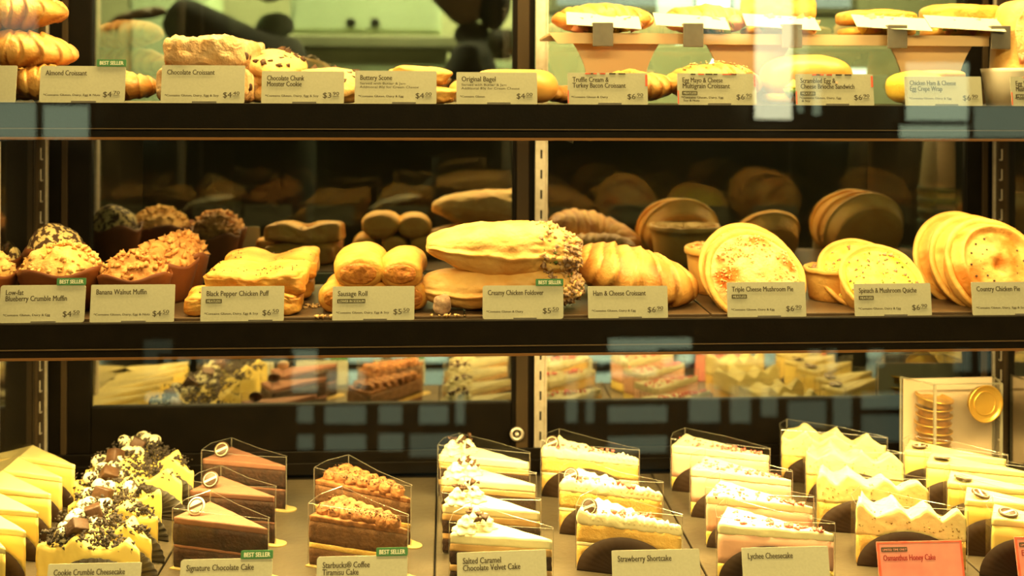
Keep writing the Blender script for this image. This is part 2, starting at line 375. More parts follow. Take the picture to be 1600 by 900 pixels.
# ---------------------------------------------------------------- the display case
YB = .275                                   # rear door plane
case = thing('display_case', 'dark framed glass display case holding three tiers of pastries and cakes', 'display case', (0, 0, 0))
mk('base_cabinet', box(CX0 - .03, CX1 + .03, -.16, .42, 0, .70, .004), m_frame, case, False)
mk('deck', box(CX0, CX1, -.133, YB + .02, .76, ZD - .006), m_black, case, False)
mk('card_rail', box(CX0, CX1, -.139, -.133, .76, ZD - .0015, .001), m_black, case, False)
mk('deck_support', box(CX0 - .02, CX1 + .02, -.16, .40, .70, .76), m_black, case, False)
mk('top_cover', box(CX0 - .03, CX1 + .03, -.16, .42, ZT + .315, ZT + .36, .004), m_frame, case, False)
mk('front_glass', box(CX0 - .01, CX1 + .01, -.173, -.170, .70, ZT + .33), m_front, case, False)
g = mk('side_panel', box(CX0 - .006, CX0, -.165, YB, .76, ZT + .32), m_side, case, False)
g = mk('side_panel', box(CX1, CX1 + .006, -.165, YB, .76, ZT + .32), m_side, case, False)
mk('side_backing', box(CX0 - .02, CX0 - .012, -.165, .40, .70, ZT + .33), m_frame, case, False)
mk('side_backing', box(CX1 + .012, CX1 + .02, -.165, .40, .70, ZT + .33), m_frame, case, False)
fz0 = at_y(800, 698, YB).z; fz1 = at_y(800, 626, YB).z
MX0, MX1 = at_y(800, 300, YB).x, at_y(835, 300, YB).x
FL = at_y(145, 300, YB).x; FR = at_y(1506, 300, YB).x; ZTOP = ZT + .315
for (a, b) in ((FL, MX0), (MX1, FR)):
    d = mk('sliding_door', box(a, b, YB, YB + .003, fz1, ZTOP), m_rear, case, False)
    mk('door_rail', box(a, b, YB - .006, YB + .010, fz0, fz1, .002), m_frame, d, False)
mk('door_stile', box(MX0, MX1, YB - .006, YB + .012, fz0, ZTOP, .002), m_frame, case, False)
mk('door_stile', box(MX0 + .006, MX1 - .008, YB - .009, YB - .006, fz0, ZTOP, .001), m_wood, case, False)
mk('door_stile', box(CX0, FL, YB - .006, YB + .012, fz0, ZTOP, .002), m_frame, case, False)
mk('door_stile', box(CX0 + .018, CX0 + .026, YB - .010, YB - .006, fz0, ZTOP, .001), m_wood, case, False)
mk('door_stile', box(FR, CX1, YB - .006, YB + .012, fz0, ZTOP, .002), m_frame, case, False)
mk('door_stile', box(FR + .022, FR + .03, YB - .010, YB - .006, fz0, ZTOP, .001), m_wood, case, False)
mk('rear_sill', box(CX0, CX1, YB - .02, YB + .02, ZD - .006, fz0, .002), m_black, case, False)
mk('rear_track', join(box(CX0, CX1, YB - .035, YB - .030, ZD, ZD + .016, .001), box(CX0, CX1, YB - .024, YB - .021, ZD, ZD + .028, .001)), m_frame, case, False)
mk('outer_glass', box(CX0, CX1, .435, .438, .76, ZT - .012), m_rear2, case, False)
mk('outer_hood', box(CX0 - .02, CX1 + .02, .40, .45, .70, .80), m_frame, case, False)
# slotted uprights
def upright(x0, x1, y, label):
    t = thing('slotted_upright', label, 'shelf upright', (x0, y, ZD))
    w_ = x1 - x0; n = 19
    mk('channel', join(box(0, w_, 0, .004, 0, ZTOP - ZD, .0008), box(0, .0018, -.004, 0, 0, ZTOP - ZD), box(w_ - .0018, w_, -.004, 0, 0, ZTOP - ZD)), m_steel, t, False)
    for k in range(n):
        z = .035 + k * .0268 * 1.02
        if z > ZTOP - ZD - .03: break
        mk('slot', box(w_ * .42, w_ * .58, -.0006, .0002, z, z + .012), m_slot, t, False)
    return t
ua, ub = at_y(836, 300, YB - .012).x, at_y(855, 300, YB - .012).x
upright(ua, ub, YB - .014, 'steel slotted upright at the middle of the case between the rear doors')
def side_upright(x, sgn, y, label, slots=True):
    t = thing('slotted_upright', label, 'shelf upright', (x, y, ZD))
    if slots: mk('channel', box(0, sgn * .003, -.012, .012, 0, ZTOP - ZD), m_wood, t, False)
    mk('edge_strip', box(0, sgn * .006, .012, .016, 0, ZTOP - ZD), m_steel, t, False)
    if not slots: mk('edge_strip', box(0, sgn * .006, .003, .007, 0, ZTOP - ZD), m_steel, t, False)
    if slots:
        for k in range(19):
            z = .035 + k * .0274
            if z > ZTOP - ZD - .03: break
            mk('slot', join(box(sgn * .003, sgn * .0036, -.004, .001, z, z + .013)), m_slot, t, False)
            mk('slot_rim', join(box(sgn * .003, sgn * .0042, -.006, -.004, z - .001, z + .014), box(sgn * .003, sgn * .0042, -.004, .001, z - .002, z)), m_steel, t, False)
side_upright(CX0, 1, .238, 'steel slotted upright in the rear left corner of the case')
side_upright(CX0, 1, .085, 'pair of thin steel strips on the left side panel', False)
side_upright(CX1, -1, .238, 'steel slotted upright in the rear right corner of the case')
# shelves
def shelf(z, label, trayname):
    t = thing('display_shelf', label, 'shelf', (CXM, 0, z)); h = CW / 2 - .002
    mk('fascia', box(-h, h, -.004, .004, -.0275, 0, .0008), m_black, t, False)
    mk('light_housing', box(-h, h, -.001, .022, -.0375, -.0280, .0006), m_black, t, False)
    mk('glow_strip', box(-h, h, -.001, .022, -.0405, -.0374, .0005), m_lip, t, False)
    mk('edge_line', box(-h, h, -.0046, -.001, -.0288, -.0274), m_line, t, False)
    mk('shelf_board', box(-h, h, .004, .225, -.012, -.0015), m_shelf, t, False)
    mk('rear_edge', box(-h, h, .2255, .229, -.012, .001, .0006), m_acry_edge, t, False)
    for s in (-1, 0, 1):
        x = s * (h - .012) + (ub - CXM + .004 if s == 0 else 0)
        mk('bracket', prism([(0, -.012), (.004, -.012), (.004, -.045), (0, -.030)], .03, .225), m_frame, t, False, (x, 0, 0))
    return t
shelf(ZT, 'black fronted top shelf holding croissants, cookies and bagels', 'a')
shelf(ZM, 'black fronted middle shelf holding muffins, puffs and pies', 'b')
# trays on the middle shelf and deck
TX = [CX0 + .004, -.301, -.012, .273, .564, CX1 - .004]
names = ['far left', 'second from left', 'middle', 'second from right', 'far right']
under = ['cheesecake and cookie crumble slices', 'chocolate and tiramisu cakes', 'salted caramel and strawberry cakes', 'lychee and osmanthus cakes', 'cakes with round brown seals']
for i in range(5):
    t = mk('serving_tray', box(TX[i] + .001, TX[i + 1] - .001, -.131, .225, ZD - .006, ZD, .0012), m_slate, smooth=False)
    tag(t, 'dark slate tray on the bottom deck under the %s' % under[i], 'tray', 'slate trays on the bottom deck')
TM = [CX0 + .006, -.255, .02, .30, .53, CX1 - .006]
um = ['muffins', 'chicken puffs and sausage rolls', 'foldovers and ham croissant', 'mushroom pies', 'quiches and chicken pies']
for i in range(5):
    t = mk('serving_tray', box(TM[i] + .001, TM[i + 1] - .001, .014, .215, ZM - .0015, ZM + .002, .0008), m_mtray, smooth=False)
    tag(t, 'thin dark tray on the middle shelf under the %s' % um[i], 'tray', 'trays on the middle shelf')
# air grille along the front of the deck
t = thing('air_grille', 'pale slotted air grille along the front edge of the cake deck', 'grille', (CXM, -.15, .762))
mk('frame', join(box(-CW / 2 + .005, CW / 2 - .005, -.014, -.011, 0, .028), box(-CW / 2 + .005, CW / 2 - .005, .011, .014, 0, .018)), m_steel, t, False)
sl = [box(-CW / 2 + .01 + k * .0105, -CW / 2 + .016 + k * .0105, -.011, .011, .016, .018) for k in range(120)]
gs = mk('slat', join(*sl), M('white_slats', (.75, .72, .62), rough=.5), t, False); gs['kind'] = 'stuff'
# latch on the rear sill
c = at_y(808, 680, YB - .02)
t = thing('door_latch', 'small round steel latch on the rear door stile', 'latch', (c.x, YB - .012, c.z))
mk('ring', xf(lathe([(.006, 0), (.0095, .001), (.0095, .004), (.006, .005), (.0055, .0025)], 20, cap0=False, cap1=False), R(PI / 2, 'X')), m_steel, t)
mk('bolt', xf(lathe([(.003, 0), (.003, .006), (.001, .007)], 12), R(PI / 2, 'X')), m_steel, t)
# stack of paper cups behind the rear glass
c = at_y(1472, 300, .50)
m_cup = M('kraft_cup', (.55, .34, .16), (.5, .3, .14), 60, .7); m_cupd = M('dark_band', (.06, .08, .04), rough=.7)
for k in range(6):
    t = thing('paper_cup', ['upside-down paper cup with dark band at the bottom of the stack behind the glass', 'second lowest paper cup in the stack behind the glass', 'third paper cup up in the stack behind the glass',
              'fourth paper cup up in the stack behind the glass', 'fifth paper cup up in the stack behind the glass', 'topmost paper cup with printed blobs in the stack behind the glass'][k], 'cup', (c.x, .50, ZM + .005 + k * .018), (0, 0, 0), 'paper cups stacked behind the rear glass')
    mk('body', lathe([(.036, 0), (.037, .004), (.034, .012), (.027, .09), (.024, .09)], 32, cap0=False), m_cup, t)
    mk('printed_band', lathe([(.0372, .0035), (.0378, .006), (.0372, .0125), (.0345, .013)], 32, cap0=False, cap1=False), m_cupd, t)
t = mk('cup_pedestal', box(c.x - .05, c.x + .05, .455, .55, 0, ZM + .005, .003), m_frame, smooth=False)
tag(t, 'dark stand behind the rear glass carrying the paper cups', 'stand')
# ---------------------------------------------------------------- price cards
def text_mesh(s, size, width=None, bold=0.0, maxw=None):
    c = bpy.data.curves.new('txt', 'FONT'); c.body = s; c.size = size; c.resolution_u = 2; c.offset = bold
    o = bpy.data.objects.new('txt', c); COL.objects.link(o)
    me = bpy.data.meshes.new_from_object(o); bpy.data.objects.remove(o); bpy.data.curves.remove(c)
    V = [v.co.copy() for v in me.vertices]; Fc = [tuple(p.vertices) for p in me.polygons]; bpy.data.meshes.remove(me)
    if not V: return [], [], 0
    w0 = max(v.x for v in V); sx = (width / w0) if width else 1.0
    return [Vector((v.x * sx, v.y, 0)) for v in V], Fc, w0 * sx
def put_text(name, s, x, z, size, mat, parent, width=None, bold=0.0, right=False, y=-.0008):
    V, Fc, w_ = text_mesh(s, size, width, 0)
    if not V: return 0
    if right: x -= w_
    vf = ([Vector((v.x + x, y, v.y + z)) for v in V], Fc)
    if bold > .00015:
        v0 = vf[0]
        for k_, (dx, dz) in enumerate(((.00017, .00008), (.00034, 0), (.00017, -.00008))): vf = join(vf, ([v + Vector((dx, -.00002 * (k_ + 1), dz)) for v in v0], Fc))
    elif bold: vf = join(vf, ([v + Vector((.00018, -.00002, 0)) for v in vf[0]], Fc))
    mk(name, vf, mat, parent, False); return w_
CHW = .00272
m_badge = M('badge_ink', (.075, .065, .035), rough=.8)
def card(px, py_bot, y, z, title, notice, price, label, sub=(), badge=None, best=None, yaw=0, lean=-8, pink=False, w=.0905, h=.0405, deco=False, clip=True, roll=0, cut=0):
    p = at_y(px, py_bot, y)
    m = m_pink if pink else m_card
    pts = rrect(w, h, .0012 if best != 'tab' else .003)
    o = mk('price_card', prism(pts, -.0004, .0004), m, smooth=False)
    o.location = (p.x, y, z); o.rotation_euler = (math.radians(lean), math.radians(roll), math.radians(yaw))
    tag(o, label, 'price card', 'price cards along the %s' % ('top shelf' if z > 1.2 else 'middle shelf' if z > 1 else 'cake deck'))
    ink = m_inkr if pink else m_ink; L = .0055; zt = h - .0105
    if pink:
        mk('border', join(box(0, w, -.0007, -.0004, h - .0018, h), box(0, .0028, -.0007, -.0004, 0, h - .002), box(w - .002, w, -.0007, -.0004, 0, h - .002)), m_pinkedge, o, False)
        mk('badge', prism(rrect(.027, .0042, .0006, .0045, h - .0095), -.0008, -.0004), m_badge, o, False)
        put_text('badge_text', 'LIMITED TIME ONLY', .0055, h - .0086, .0030, m_pink, o, .025, .0001, y=-.0011); zt -= .0075
    for k, s in enumerate(title):
        put_text('title_text', s, L, zt - k * .0066, .0080, ink, o, len(s) * CHW, .00022)
    zt -= (len(title) - 1) * .0066
    for k, s in enumerate(sub):
        put_text('subtitle_text', s, L, zt - .0052 - k * .0040, .0040, ink, o, len(s) * .0021, 0)
    if badge:
        bw = .0175 if badge == 'MEATLESS' else .031
        mk('badge', prism(rrect(bw, .0045, .0007, L - .0003, zt - .0078), -.0008, -.0004), m_badge, o, False)
        put_text('badge_text', badge, L + .0010, zt - .0070, .0038, m_card, o, bw - .0026, .00012, y=-.0011)
    if notice:
        for k, s in enumerate(notice.split('|')):
            put_text('notice_text', s, .0040, .0072 - k * .0034, .0034, ink, o, len(s) * .00172, .00003)
    if price:
        a, b = price.split('.')
        wb = put_text('price_cents', b, w - .0055, .0090, .0056, ink, o, .0070, .0001, right=True)
        mk('price_rule', box(w - .0055 - wb, w - .0055, -.0008, -.0004, .0080, .0083), ink, o, False)
        put_text('price_text', a, w - .0055 - wb - .0016, .0062, .0086, ink, o, .0096, .00008, right=True)
        mk('price_dot', box(w - .0055 - wb - .0014, w - .0055 - wb - .0006, -.0008, -.0004, .0092, .0099), ink, o, False)
    if best:
        bx = w - .0310
        tt = mk('best_seller_tab', prism(rrect(.0312, .0078, .0011, bx, h - .0005), -.0012, -.0002), m_green, o, False)
        put_text('tab_text', 'BEST SELLER', bx + .0028, h + .0014, .0058, m_print, tt, .0256, .00022, y=-.0016)
    if deco:
        rnd = random.Random(len(title[0]) + 3)
        for c_, nm in ((m_pinkedge, 'red'), (m_ink, 'dark')):
            pr = []
            for k in range(4):
                x = .010 + rnd.random() * .055; pr.append(box(x, x + .004 + .004 * rnd.random(), -.0008, -.0004, h - .0018, h - .0003))
            if nm == 'red': pr += [box(w - .0025, w - .0002, -.0008, -.0004, h - .015, h - .002), box(.0001, .0014, -.0008, -.0004, .001, .016)]
            mk('%s_print' % nm, join(*pr), c_, o, False)
    if clip: mk('clip', box(w * cut if cut else w * .38, (w * cut if cut else w * .38) + .026, -.0030, .0030, -.0012, .0016), m_clip, o, False)
    return o
YC = .0035
# top shelf
card(-110, 157, YC, ZT, (), '', '', 'blank looking price card cut off at the left end of the top shelf')
card(61, 157, YC, ZT, ('Almond Croissant',), '*Contains Gluten, Dairy, Egg & Nuts', '$4.70', 'Almond Croissant price card with best seller tab on the top shelf', best='tab', yaw=2)
card(251, 158, YC, ZT, ('Chocolate Croissant',), '*Contains Gluten, Dairy, Egg & Soy', '$4.40', 'Chocolate Croissant price card on the top shelf', h=.042)
card(408, 158, YC, ZT, ('Chocolate Chunk', 'Monster Cookie'), '*Contains Gluten, Dairy, Egg & Soy', '$3.90', 'Chocolate Chunk Monster Cookie price card on the top shelf', h=.036)
card(554, 159, YC, ZT, ('Buttery Scone',), '*Contains Gluten, Dairy & Egg', '$4.00', 'Buttery Scone price card on the top shelf', sub=('Served with Butter & Jam', 'Additional 80¢ for Cream Cheese'), h=.037, cut=.46)
card(713, 159, YC, ZT, ('Original Bagel',), '*Contains Gluten', '$4.00', 'Original Bagel price card on the top shelf', sub=('Served with Butter & Jam', 'Additional 80¢ for Cream Cheese'), h=.036)
card(887, 160, YC, ZT, ('Truffle Cream &', 'Turkey Bacon Croissant'), '*Contains Gluten & Dairy', '$6.90', 'Truffle Cream and Turkey Bacon Croissant price card on the top shelf', deco=True, h=.036, yaw=-1)
card(1059, 161, YC, ZT, ('Egg Mayo & Cheese', 'Multigrain Croissant'), '*Contains Gluten, Dairy, Egg|  Soy & Nuts', '$6.90', 'Egg Mayo and Cheese Multigrain Croissant price card on the top shelf', badge='MEATLESS', deco=True, h=.036)
card(1244, 162, YC, ZT, ('Scrambled Egg &', 'Cheese Brioche Sandwich'), '*Contains Gluten, Dairy, Egg|  & Soy', '$6.90', 'Scrambled Egg and Cheese Brioche Sandwich price card on the top shelf', badge='MEATLESS', deco=True, h=.036)
card(1415, 163, YC, ZT, ('Chicken Ham & Cheese', 'Egg Crepe Wrap'), '*Contains Gluten, Dairy & Egg', '$6.90', 'Chicken Ham and Cheese Egg Crepe Wrap price card on the top shelf', h=.034)
card(1581, 164, YC, ZT, ('Egg White &', 'Mushroom Wrap'), '*Contains Gluten, Dairy', '$6.90', 'Egg White wrap price card cut off at the right end of the top shelf', badge='MEATLESS', deco=True, h=.034)
# middle shelf
card(-2, 505, YC, ZM, ('Low-fat', 'Blueberry Crumble Muffin'), '*Contains Gluten, Dairy & Egg', '$4.50', 'Low-fat Blueberry Crumble Muffin price card at the left end of the middle shelf', best='tab', yaw=1)
card(140, 504, YC, ZM, ('Banana Walnut Muffin',), '*Contains Gluten, Dairy, Egg & Nuts', '$4.50', 'Banana Walnut Muffin price card on the middle shelf')
card(313, 503, YC, ZM, ('Black Pepper Chicken Puff',), '*Contains Gluten, Dairy, Egg & Soy', '$6.50', 'Black Pepper Chicken Puff price card on the middle shelf', badge='MEATLESS', h=.038, cut=.58)
card(519, 501, YC, ZM, ('Sausage Roll',), '*Contains Gluten, Dairy, Egg & Soy', '$5.50', 'Sausage Roll price card on the middle shelf', badge='LOWER IN SODIUM', h=.037)
card(754, 499, YC, ZM, ('Creamy Chicken Foldover',), '*Contains Gluten & Dairy', '$5.50', 'Creamy Chicken Foldover price card with best seller tab on the middle shelf', best='tab', h=.037, yaw=-1)
card(919, 498, YC, ZM, ('Ham & Cheese Croissant',), '*Contains Gluten, Dairy & Egg', '$6.90', 'Ham and Cheese Croissant price card on the middle shelf', h=.0355)
card(1137, 497, YC, ZM, ('Triple Cheese Mushroom Pie',), '*Contains Gluten, Dairy & Egg', '$6.90', 'Triple Cheese Mushroom Pie price card on the middle shelf', badge='MEATLESS', h=.039)
card(1336, 495, YC, ZM, ('Spinach & Mushroom Quiche',), '*Contains Gluten, Dairy & Egg', '$6.90', 'Spinach and Mushroom Quiche price card on the middle shelf', badge='MEATLESS', h=.0365, yaw=1)
card(1520, 493, YC, ZM, ('Country Chicken Pie',), '*Contains Gluten, Dairy, Egg & Soy', '$6.90', 'Country Chicken Pie price card at the right end of the middle shelf', h=.0375, cut=.55)
# cake deck
YK = -.1365
KW = dict(w=.0890, h=.046, clip=False, lean=-14)
card(69, 932, YK, ZD, ('Cookie Crumble Cheesecake',), '*Contains Gluten, Dairy & Egg', '$7.50', 'Cookie Crumble Cheesecake price card on the cake deck', **KW)
card(278, 932, YK, ZD, ('Signature Chocolate Cake',), '*Contains Gluten, Dairy & Egg', '$7.50', 'Signature Chocolate Cake price card with best seller tab on the cake deck', best='tab', **dict(KW, h=.0475))
card(493, 931, YK, ZD, ('Starbucks® Coffee', 'Tiramisu Cake'), '*Contains Gluten, Dairy & Egg', '$7.50', 'Coffee Tiramisu Cake price card with best seller tab on the cake deck', best='tab', **dict(KW, h=.0475))
card(715, 930, YK, ZD, ('Salted Caramel', 'Chocolate Velvet Cake'), '*Contains Gluten, Dairy & Egg', '$7.50', 'Salted Caramel Chocolate Velvet Cake price card on the cake deck', roll=-1, **dict(KW, h=.0485))
card(958, 929, YK, ZD, ('Strawberry Shortcake',), '*Contains Gluten, Dairy & Egg', '$7.50', 'Strawberry Shortcake price card on the cake deck', **dict(KW, h=.0475))
card(1163, 928, YK, ZD, ('Lychee Cheesecake',), '*Contains Gluten, Dairy & Egg', '$7.50', 'Lychee Cheesecake price card on the cake deck', **dict(KW, h=.0475))
card(1376, 927, YK, ZD, ('Osmanthus Honey Cake',), '*Contains Gluten, Dairy & Egg', '$7.90', 'pink Osmanthus Honey Cake price card on the cake deck', pink=True, **dict(KW, h=.0505))
card(1594, 926, YK, ZD, ('E',), '', '', 'pink price card cut off at the right end of the cake deck', pink=True, **dict(KW, h=.0525))
# ---------------------------------------------------------------- pastry materials
BRN = (.42, .15, .025)
m_crois = M('croissant_crust', (.74, .42, .12), (.58, .27, .055), 45, .42, .5, 260, attr=(.33, .10, .012), spec=.5)
m_pale = M('pale_crust', (.78, .52, .19), (.68, .38, .10), 40, .5, .5, 220, attr=(.48, .17, .025))
m_puff = M('puff_crust', (.76, .46, .11), (.62, .31, .05), 38, .5, .6, 240, attr=(.42, .14, .015))
m_sugar = M('sugared_crust', (.78, .55, .32), (.60, .34, .13), 55, .75, .8, 300, attr=(.40, .17, .05))
m_choco = M('dark_chocolate', (.05, .02, .008), (.08, .035, .012), 80, .5, .4, 300)
m_bluem = M('crumble_top', (.78, .52, .20), (.56, .28, .07), 60, .7, .8, 320, attr=(.45, .18, .04))
m_walm = M('walnut_top', (.60, .29, .09), (.40, .16, .04), 55, .65, .8, 320, attr=(.34, .12, .025))
m_crack = M('crackled_sugar_top', (.05, .02, .007), (.62, .46, .20), 150, .7, .7, 320, sharp=.50)
m_wrap = M('brown_baking_paper', (.12, .030, .006), (.18, .05, .010), 30, .55, .15, 200)
m_fill = M('meat_filling', (.60, .24, .04), (.34, .10, .015), 120, .5, .8, 320)
m_scone = M('scone_crust', (.80, .50, .15), (.72, .40, .10), 40, .6, .5, 200, attr=(.50, .20, .03))
m_bagel = M('bagel_crust', (.78, .46, .12), (.70, .36, .08), 14, .38, .1, 200, attr=(.5, .2, .03))
m_cook = M('cookie_dough', (.78, .50, .20), (.66, .38, .12), 50, .7, .7, 260)
m_pie = M('pie_pastry', (.76, .49, .15), (.66, .36, .085), 35, .55, .6, 200, attr=(.50, .17, .02))
m_cheese = M('grated_cheese_top', (.80, .60, .28), (.66, .38, .12), 70, .7, 1, 300, attr=(.62, .14, .01))
m_quiche = M('egg_filling', (.86, .72, .03), (.82, .72, .16), 60, .5, .5, 200)
m_herb = M('green_herb', (.10, .14, .03), rough=.7)
m_flake = M('almond_flake', (.70, .48, .22), (.45, .25, .10), 90, .6)
m_flour = M('floury_patch', (.58, .38, .25), (.26, .15, .09), 90, .8, .8, 300)
m_white = M('white_plastic', (.80, .74, .62), rough=.4, sss=0)
m_egg = M('egg_yellow', (.88, .62, .08), rough=.5, bump=.4)
m_ham = M('ham_pink', (.70, .28, .16), rough=.5)
m_lett = M('green_leaf', (.18, .30, .05), rough=.5)
rn = random.Random(11)

def place_tilt(t): return t
def croissant(label, loc, L, Rr, H, bend=.35, rz=0, tilt=0, mat=None, seeds=0, group=None, segs=4.0, name='croissant', ry=0, amp=.12):
    """crescent with terraced rolled layers; L length, Rr half depth, H height"""
    t = thing(name, label, 'croissant', loc, (tilt, ry, rz), group)
    nu, nv = 130, 44; V, A, Fc = [], [], []
    for i in range(nu + 1):
        s = i / nu; q = 2 * s - 1
        cx_ = q * L / 2; cy_ = -bend * L * .5 * (1 - q * q) + bend * L * .25
        env = max(0.0, 1 - abs(q) ** 3.2) ** .5 * (1 - .22 * abs(q)) + .015
        ang = math.atan2(bend * L * q, L / 2)
        for k in range(nv):
            a = 2 * PI * k / nv
            sw = 1 if q > 0 else -1
            tt = abs(q) * segs + sw * .95 * math.cos(a) + .18 * math.sin(2 * a + seeds) + .5 * nz((cx_, math.cos(a) * .03, 0), 30, seeds) + .35
            if tt < 0: tt = -tt * .5
            fr_ = tt - math.floor(tt); n_ = math.floor(tt)
            step = (1 - fr_) if fr_ > .10 else fr_ / .10 * .9
            rr = env * (.88 + amp * step * (1.0 if n_ < 5 else .6) + .03 * math.sin(n_ * 2.1 + seeds))
            y, z = math.cos(a) * Rr * rr, math.sin(a) * H / 2 * rr
            if z < 0: z *= .80
            p = Vector((cx_ - y * math.sin(ang) * .8, cy_ + y * math.cos(ang), z + H / 2 * .84))
            p += Vector((0, 0, 1)) * .003 * nz(p, 28, seeds) + Vector((0, 1, 0)) * .0025 * nz(p, 35, seeds + 1)
            fine = .0007 * fr(p, 130, seeds + 3); p += Vector((0, math.cos(a), math.sin(a))) * fine
            V.append(p); A.append(max(0, min(1, (-.05 + .85 * fr_ ** 2.0) + .4 * abs(q) ** 5 + .5 * nz(p, 30, seeds + 4) + .2 * nz(p, 120, seeds) + (.35 if math.sin(a) < -.3 else 0))))
    for i in range(nu):
        for k in range(nv): Fc.append((i * nv + k, i * nv + (k + 1) % nv, (i + 1) * nv + (k + 1) % nv, (i + 1) * nv + k))
    Fc.append(tuple(range(nv))[::-1]); Fc.append(tuple(nu * nv + k for k in range(nv)))
    mk('crust', (V, Fc, A), mat or m_crois, t)
    return t
GC = 'croissants at the left end of the top shelf'
def zb(px): return 0
def row(px0, px1, y): a, b = at_y(px0, HZ, y), at_y(px1, HZ, y); return (a.x + b.x) / 2, b.x - a.x

# --- left croissants (three levels)
def C(px0, px1, y, z0, H, label, **k):
    x, w_ = row(px0, px1, y); return croissant(label, (x, y, z0), w_, .036, H, **k)
C(6, 150, .055, ZT, .048, 'golden croissant at the bottom of the pile behind the Almond Croissant card', seeds=1, group=GC)
C(140, 252, .060, ZT, .040, 'croissant sticking out to the right of the Almond Croissant card', seeds=2, group=GC, rz=-.3)
C(-110, 10, .055, ZT, .046, 'croissant cut off by the left edge of the photo, on the top shelf', seeds=3, group=GC)
C(-55, 116, .060, ZT + .036, .052, 'golden croissant in the middle of the pile on the top shelf', seeds=4, group=GC, ry=.08)
C(-60, 104, .065, ZT + .078, .052, 'golden croissant on top of the pile at the upper left', seeds=5, group=GC, ry=-.06)
C(-30, 112, .150, ZT, .048, 'croissant on the shelf behind the left croissant pile', seeds=6, group=GC)

def pillow(name, label, cat, loc, a, b, c, mat, rot=(0, 0, 0), pc=3.2, pa=3.2, axis=2, n=26, amp=.003, sc=35, br=.5, seed=0, group=None, dent=None, part='crust'):
    t = thing(name, label, cat, loc, rot, group)
    def df(p, u):
        q = p + Vector(u).normalized() * amp * fr(p, sc, seed)
        if dent: q = dent(q, u)
        bb = .15 + br * fr(p, 28, seed + 5) + (.35 if u.z < -.4 else 0)
        q.z += c
        return q, max(0, min(1, bb))
    mk(part, blob(a, b, c, n, pc, pa, axis, df), mat, t); return t
# chocolate croissants: two stacks of floury squares
GS = 'chocolate croissants stacked on the top shelf'
def rough(q, u):
    d, e = vor(q, 95, 3); q += Vector((0, 0, 1)) * (.009 * (d - .4) if u.z > .2 else 0)
    q += Vector((0, 0, .003 * nz(q, 60, 2)))
    return q
for px0, px1, y, z0, h, lab in ((250, 392, .052, 0, .040, 'sugar dusted chocolate croissant at the bottom of the front stack'), (262, 386, .050, .037, .036, 'sugar dusted chocolate croissant on top of the front stack'),
                                (322, 415, .135, 0, .038, 'chocolate croissant at the bottom of the rear stack'), (326, 410, .135, .036, .036, 'chocolate croissant on top of the rear stack')):
    x, w_ = row(px0, px1, y)
    t = pillow('chocolate_croissant', lab, 'croissant', (x, y, ZT + z0), w_ / 2, .038, h / 2, m_sugar, (0, 0, .08), 4.5, 4.5, amp=.004, seed=int(px0), group=GS, dent=rough, n=44)
    mk('chocolate_stick', join(xf(blob(.0045, .006, .0045, 5, 3, 3), T(w_ / 2 - .002, -.012, h * .45)), xf(blob(.0045, .006, .0045, 5, 3, 3), T(w_ / 2 - .002, .014, h * .45))), m_choco, t)
# cookies
GK = 'chocolate chunk cookies on the top shelf'
def cookie(label, loc, r, th, tilt, rz, seed):
    t = thing('chocolate_chunk_cookie', label, 'cookie', loc, (tilt, 0, rz), GK)
    def df(p, u):
        q = p + Vector((0, 0, .0022 * fr(p, 45, seed))); q.x *= 1 + .04 * nz((p.x * 3, p.y * 3, 0), 8, seed); q.z += th / 2 + (.006 * (1 - (u.x ** 2 + u.y ** 2)) if u.z > 0 else 0); return q
    mk('dough', blob(r, r, th / 2, 26, 2.0, 3.0, 2, df), m_cook, t)
    def pl(rd):
        a, q = rd.uniform(0, 6.28), r * .88 * math.sqrt(rd.random()); return (q * math.cos(a), q * math.sin(a), th + .0045 * (1 - (q / r) ** 2) - .001)
    mk('chocolate_chunks', crumbs(26, pl, .0018, .0042, seed), m_choco, t)
x, w_ = row(450, 572, .05)
cookie('chocolate chunk cookie leaning at the front beside the Chocolate Chunk card', (x, .055, ZT + .014), w_ / 2, .018, .30, 0, 2)
cookie('chocolate chunk cookie under the leaning front cookie', (x + .002, .060, ZT), w_ / 2 - .004, .016, 0, .5, 9)
x, w_ = row(384, 478, .12)
cookie('thick chocolate chunk cookie propped up behind the chocolate croissants', (x, .125, ZT + .036), w_ / 2, .020, .38, .3, 5)
cookie('chocolate chunk cookie lowest of the rear pile', (x, .130, ZT), w_ / 2, .020, 0, .9, 6)
cookie('chocolate chunk cookie in the middle of the rear pile', (x, .130, ZT + .019), w_ / 2, .018, 0, 1.9, 7)
# scones
GN = 'buttery scones on the top shelf'
def notch(q, u):
    q.x += .003 * math.sin(q.z * 420); return q
for px0, px1, y, z0, h, lab in ((612, 713, .05, 0, .022, 'buttery scone at the bottom of the pair'), (603, 702, .052, .020, .023, 'buttery scone on top of the pair'), (560, 640, .13, 0, .030, 'buttery scone behind the Buttery Scone card')):
    x, w_ = row(px0, px1, y); pillow('scone', lab, 'scone', (x, y, ZT + z0), w_ / 2, .036, h / 2, m_scone, (0, 0, .3 if z0 else 0), 2.6, 2.8, amp=.0035, seed=int(px0), group=GN, dent=notch)
